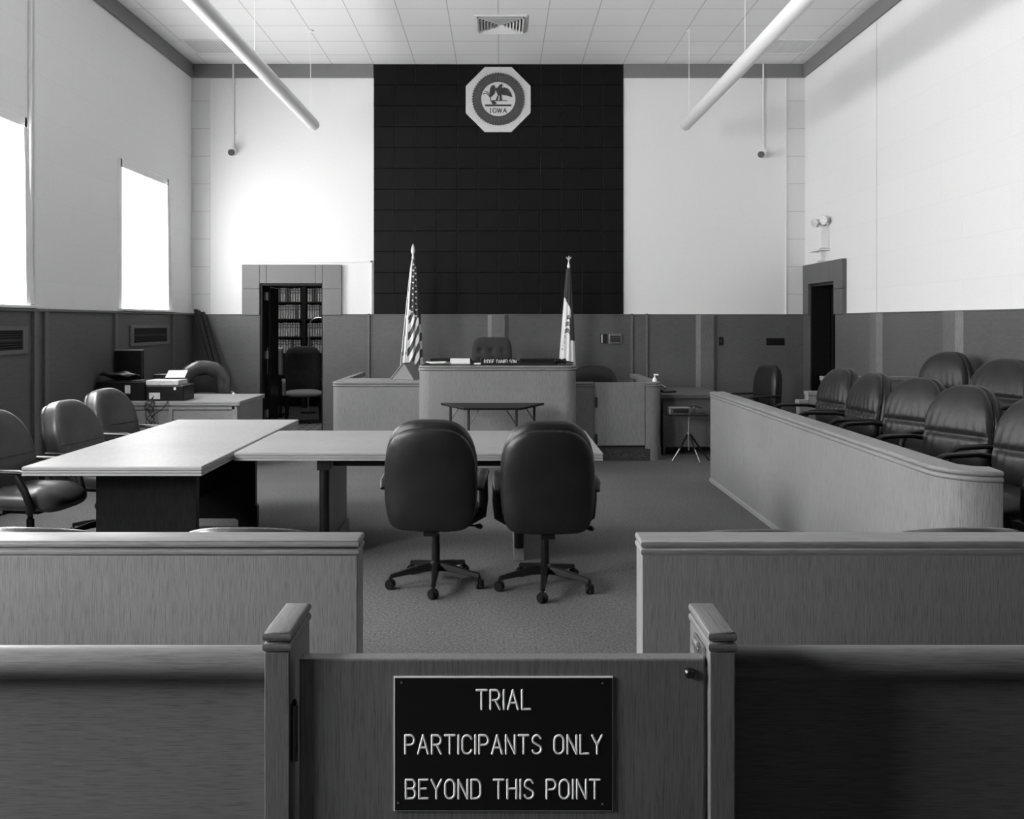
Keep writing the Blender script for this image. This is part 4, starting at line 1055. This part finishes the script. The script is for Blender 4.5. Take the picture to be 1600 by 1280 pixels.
mb = MB(); mb.tube([(0, 0, 0), (0, 0, .09)], .01, 8); ob('post', mb, 'steel', t); mb = MB(); mb.tube([(-.05, 0, .09), (0, -.01, .1), (.09, 0, .07)], .012, 8); ob('swivel_arm', mb, 'plastic_mid', t, smooth=40)

# ================================================================== CLERK DESK (left)
t = thing('clerk_desk', 'pale wooden desk in the corner carrying the printer and monitor', 'desk', (-3.55, 10.1, 0))
mb = MB(); slab(mb, -4.46, -2.84, 9.59, 10.62, .75, .045); ob('desktop', mb, 'top_x', t, world=True)
mb = MB(); mb.box(-4.44, -2.86, 9.62, 9.65, .05, .705); ob('front_panel', mb, 'oak_h', t, world=True, bevel=.003)
mb = MB(); mb.box(-4.27, -2.9, 9.605, 9.62, .05, .09); mb.box(-4.27, -2.9, 9.605, 9.62, .66, .70); mb.box(-2.93, -2.87, 9.605, 9.62, .05, .70); mb.box(-3.62, -3.58, 9.606, 9.62, .09, .66); ob('moulding', mb, 'oak_h', t, world=True, bevel=.003)
mb = MB(); mb.box(-2.88, -2.855, 9.65, 10.58, .0, .705); ob('side_panel', mb, 'oak_v', t, world=True, bevel=.003)
mb = MB(); mb.box(-4.445, -4.42, 9.65, 10.58, .0, .705); ob('side_panel', mb, 'oak_v', t, world=True, bevel=.003)
ZD = .751
t = thing('monitor', 'black monitor turned away on the clerk desk below the wall grille', 'monitor', (-4.27, 10.12, ZD), R(-6))
mb = MB(); mb.box(-.17, .17, -.03, .03, .13, .545); ob('screen_housing', mb, 'screen', t, bevel=.012)
mb = MB(); mb.box(-.165, .165, -.028, .028, .535, .548); ob('top_edge', mb, 'steel', t)
mb = MB(); mb.tube([(0, 0, .0), (0, 0, .2)], .03, 10); mb.lathe([(.11, 0), (.11, .012), (.03, .02)], n=20); ob('stand', mb, 'plastic', t, smooth=40)
t = thing('computer_case', 'flat black computer case with a pale label on the clerk desk', 'computer', (-4.18, 9.83, ZD))
mb = MB(); mb.box(-.27, .27, -.15, .15, 0, .21); ob('case', mb, 'plastic', t, bevel=.008)
mb = MB(); mb.box(.05, .11, -.153, -.15, .08, .17); ob('label', mb, 'grey_label', t)
mb = MB(); mb.box(.12, .24, -.15, .0, .21, .225); ob('top_ridge', mb, 'plastic_mid', t, bevel=.003)
t = thing('printer', 'black printer with white top tray on the clerk desk', 'printer', (-3.685, 9.83, ZD), R(0))
mb = MB(); mb.box(-.21, .21, -.17, .17, 0, .17); ob('printer_body', mb, 'plastic', t, bevel=.012)
mb = MB(); mb.box(-.21, .15, -.165, .12, .17, .225); ob('top_tray', mb, 'grey_label', t, bevel=.008)
mb = MB(); mb.box(-.17, -.05, -.174, -.17, .02, .09); ob('label', mb, 'grey_label', t)
mb = MB(); mb.box(.10, .125, -.174, -.17, .12, .15); ob('button', mb, 'white', t)
t = sheet('paper_sheet', 'white sheet sloping out of the top of the printer', 'paper', -3.70, 10.06, ZD+.27, .21, .28, .004, R(12)); t.rotation_euler = (R(14), 0, R(12))
# soft black bag
mb = MB(); mb.cushion(.22, .032, .09, 2.4, 2, 18, lambda x, y, z, u: (x, z*1.2, y+.007*sin(x*30)+.008*sin(z*45+x*20))); props(ob('bag', mb, 'plastic', loc=(-4.24, 9.80, ZD+.275), smooth=180), 'soft black bag lying on the computer case', 'bag')
# loose cables
mb = MB()
for k_ in range(3):
    pts = []; rnd = random.Random(k_)
    for i in range(40):
        q = i/39; pts.append((-3.82+.05*sin(q*9+k_*2)+q*.02, 9.565+.012*sin(q*15+k_), .76-.30*q+.05*sin(q*17+k_*1.7)*(1-q)))
    mb.tube([(-3.80, 9.63, .757), (-3.81, 9.60, .762)]+pts, .005, 6)
mb.tube([(-3.60, 9.63, .757), (-3.62, 9.59, .76), (-3.63, 9.57, .73), (-3.68, 9.565, .66), (-3.78, 9.565, .60), (-3.82, 9.565, .52)], .005, 6)
props(ob('cable', mb, 'black_cable', smooth=60), 'tangled black cables hanging over the front edge of the clerk desk', 'cable')
t = thing('file_box', 'low dark desk organiser behind the printer on the clerk desk', 'organiser', (-3.93, 10.42, ZD), R(-10))
mb = MB(); mb.box(-.13, .13, -.1, .1, 0, .25); ob('box_body', mb, 'plastic_mid', t, bevel=.006); mb = MB(); mb.box(-.12, .12, -.104, -.1, .06, .2); ob('front_face', mb, 'wains_x', t)

# padded executive chair behind the clerk desk
t = thing('executive_chair', 'glossy overstuffed leather chair behind the clerk desk', 'chair', (-3.77, 11.25, 0), R(205))
mb = MB(); mb.cushion(.30, .11, .33, 3.0, 2.2, 20, back_deform(.30, .33, .06, .06)); bk = ob('backrest', mb, 'leather', t, loc=(0, -.24, .76), rot=(R(6), 0, 0), smooth=180)
mb = MB(); pth = [(-.24, .09, -.25), (-.25, .09, -.05)]+[(-.25*cos(R(q)), .08, .05+.21*sin(R(q))) for q in range(0, 181, 15)]+[(.25, .09, -.05), (.24, .09, -.25)]
rr = [.05, .085]+[.095+.006*sin(i*2.1) for i in range(13)]+[.085, .05]
mb.tube(pth, rr, 14, sx=1, sy=.85, up=(0, 1, 0)); ob('padded_roll', mb, 'leather_shine', bk, smooth=180)
mb = MB(); mb.cushion(.2, .06, .10, 3.5, 2.2, 14, back_deform(.2, .10, 0, 0, wrinkle=0)); ob('lumbar_pad', mb, 'leather_shine', bk, loc=(0, .10, -.16), smooth=180)
mb = MB(); mb.cushion(.27, .08, .28, 3.4, 2.3, 14, lambda x, y, z, u: (x, z, y)); ob('seat', mb, 'leather_shine', t, loc=(0, .05, .47), smooth=180)
for s in (-1, 1):
    mb = MB(); mb.tube([(s*.33, -.2, .68), (s*.33, 0, .70), (s*.33, .17, .69), (s*.33, .23, .64), (s*.31, .2, .48), (s*.2, .1, .42)], .026, 10); ob('armrest', mb, 'steel', t, smooth=60)
base(t)

# folded easel leaning in the corner
t = thing('folded_easel', 'tall dark folded easel leaning in the corner by the window wall', 'easel', (-4.0, 12.6, 0))
for k_, (dx, dy) in enumerate(((0, 0), (.055, -.03), (.11, .015))):
    mb = MB(); b = Vector((-3.86+dx*2.2+.0, 12.35+dy, 0)); tp = Vector((-4.415+dx*.9, 12.76+dy, 1.80-.02*k_)); mb.tube([b, tp], .036, 4, sx=1.1, sy=.6); ob('leg', mb, 'plastic', t, world=True)

# ================================================================== BOOK ROOM
t = thing('bookcase', 'tall dark bookcase of law books seen through the open door', 'bookcase', (-3.7, 16.75, 0))
mb = MB(); mb.box(-4.75, -2.7, 16.93, 16.95, 0, 2.75); ob('back_panel', mb, 'dark_wood', t, world=True)
for x in (-4.75, -3.735, -2.74):
    mb = MB(); mb.box(x, x+.05+(.03 if x == -3.735 else 0), 16.55, 16.93, 0, 2.75); ob('upright', mb, 'dark_wood', t, world=True, bevel=.003)
SH = [.40, .72, 1.03, 1.343, 1.68, 2.0, 2.36]
for z in SH:
    for x0, x1 in ((-4.70, -3.735), (-3.655, -2.74)):
        mb = MB(); mb.box(x0, x1, 16.56, 16.93, z-.03, z); ob('shelf', mb, 'dark_wood_x', t, world=True)
ordn = ['first', 'second', 'third', 'fourth', 'fifth', 'sixth', 'seventh', 'eighth', 'ninth', 'tenth', 'eleventh', 'twelfth', 'thirteenth', 'fourteenth']
def book(name, z, x, w, h, mat, label, group):
    mb = MB(); pr = [(x+.002, 16.80), (x+.002, 16.605)]+[(x+w/2+(w/2-.002)*math.sin(R(q)), 16.605-.012*math.cos(R(q))) for q in range(-60, 61, 30)]+[(x+w-.002, 16.605), (x+w-.002, 16.80)]
    mb.prism(pr, 'z', z+.001, z+h, 0)
    for b_ in (.62, .82):     # dark title bands on the spine
        mb.prism([(x+.004, 16.60), (x+.004, 16.603-.003)]+[(x+w/2+(w/2-.004)*math.sin(R(q)), 16.603-.0125*math.cos(R(q))) for q in range(-60, 61, 30)]+[(x+w-.004, 16.60)], 'z', z+h*b_, z+h*(b_+.1), 1)
    return props(ob(name, mb, [mat, 'book_dark']), label, 'book', group)
for row, z in (('top', 2.0), ('second', 1.68), ('third', 1.343), ('fourth', 1.03)):
    for bay, x0, n_b in (('hinge side', -4.235, 10), ('latch side', -3.655+.02, 8)):
        x = x0
        for i in range(n_b):
            w = random.uniform(.036, .042); h = random.uniform(.245, .265)
            book('law_book', z, x, w, h, random.choice(['book', 'book', 'book', 'book_dark']) if row != 'third' else 'book',
                 '%s law book from the divider on the %s shelf seen, %s bay' % (ordn[(n_b-1-i) if x0 < -4 else i], row, bay), 'law books on the %s shelf %s' % (row, bay)); x += w+.008
# wing chair
t = thing('wing_chair', 'dark high back armchair with pale seat inside the book room', 'chair', (-3.19, 14.3, 0), R(196))
mb = MB(); mb.cushion(.30, .08, .40, 4, 2.6, 20, back_deform(.30, .40, 0, .04, tufts=[(x, z, .02) for x in (-.15, 0, .15) for z in (.2, 0)])); ob('backrest', mb, 'fabric', t, loc=(0, -.27, .82), rot=(R(6), 0, 0), smooth=180)
mb = MB(); mb.cushion(.30, .06, .28, 4, 2.4, 14, lambda x, y, z, u: (x, z, y)); ob('seat', mb, 'fabric_pale', t, loc=(0, .04, .46), smooth=180)
for s in (-1, 1):
    mb = MB(); mb.tube([(s*.32, -.22, .66), (s*.32, .12, .68), (s*.32, .2, .62), (s*.32, .16, .45)], .03, 10); ob('armrest', mb, 'fabric_pale', t, smooth=60)
    for y in (-.22, .26):
        mb = MB(); mb.tube([(s*.26, y, .42), (s*.28, y, 0)], [.025, .016], 8); ob('leg', mb, 'dark_wood', t, smooth=40)
# reading lamp
t = thing('floor_lamp', 'thin bent metal lamp standing behind the dark chair in the book room', 'lamp', (-3.40, 15.6, 0))
mb = MB(); mb.tube([(0, 0, .02), (0, 0, 1.2), (.02, 0, 1.5)]+[(.16-.14*cos(R(q)), 0, 1.55+.14*sin(R(q))) for q in range(10, 100, 16)]+[(.32, 0, 1.69)], .014, 10); ob('stem', mb, 'steel', t, smooth=60)
mb = MB(); mb.lathe([(.14, 0), (.14, .02), (.02, .03)], n=20); ob('base', mb, 'dark_metal', t, smooth=40)
mb = MB(); mb.lathe([(.03, .03), (.10, -.08), (.095, -.08), (.025, .025)], (.34, 0, 1.68), 18); ob('lamp_shade', mb, 'plastic', t, smooth=40)
t = thing('carton', 'grey carton of papers standing on a small table in the book room', 'carton', (-3.95, 15.15, .72), R(8))
mb = MB(); mb.box(-.2, .2, -.15, .15, 0, .42); ob('carton_body', mb, 'grey_label', t, bevel=.004); mb = MB(); mb.box(-.21, .21, -.16, .16, .42, .45); ob('lid', mb, 'paper', t, bevel=.003)
t = thing('side_table', 'small dark table under the carton in the book room', 'table', (-4.0, 15.15, 0))
mb = MB(); mb.box(-.32, .32, -.28, .28, .68, .719); ob('tabletop', mb, 'dark_wood_x', t, bevel=.004)
for sx in (-1, 1):
    for sy in (-1, 1):
        mb = MB(); mb.box(sx*.28-.02, sx*.28+.02, sy*.24-.02, sy*.24+.02, 0, .68); ob('leg', mb, 'dark_wood', t)
mb = MB(); mb.box(-3.3, -2.62, 13.0, 13.9, .001, .012); props(ob('rug', mb, 'rug_a'), 'patterned rug just inside the book room doorway', 'rug')
t = thing('book_fill_light', 'added unseen round light brightening the book room', 'light', (-3.7, 15.0, 3.0))  # added out of view to brighten the book spines
mb = MB(); mb.lathe([(.24, 0), (.24, -.03), (.22, -.035)], n=24); ob('fitting', mb, 'white', t, smooth=40)
mb = MB(); mb.lathe([(.2, -.036), (.2, -.06), (.05, -.08)], n=24); ob('diffuser', mb, 'fill_glow', t, smooth=40)

# ------------------------------------------------------------------ world
w = bpy.data.worlds.new('world'); sc.world = w; w.use_nodes = True
w.node_tree.nodes['Background'].inputs['Color'].default_value = (.8, .8, .8, 1); w.node_tree.nodes['Background'].inputs['Strength'].default_value = .5
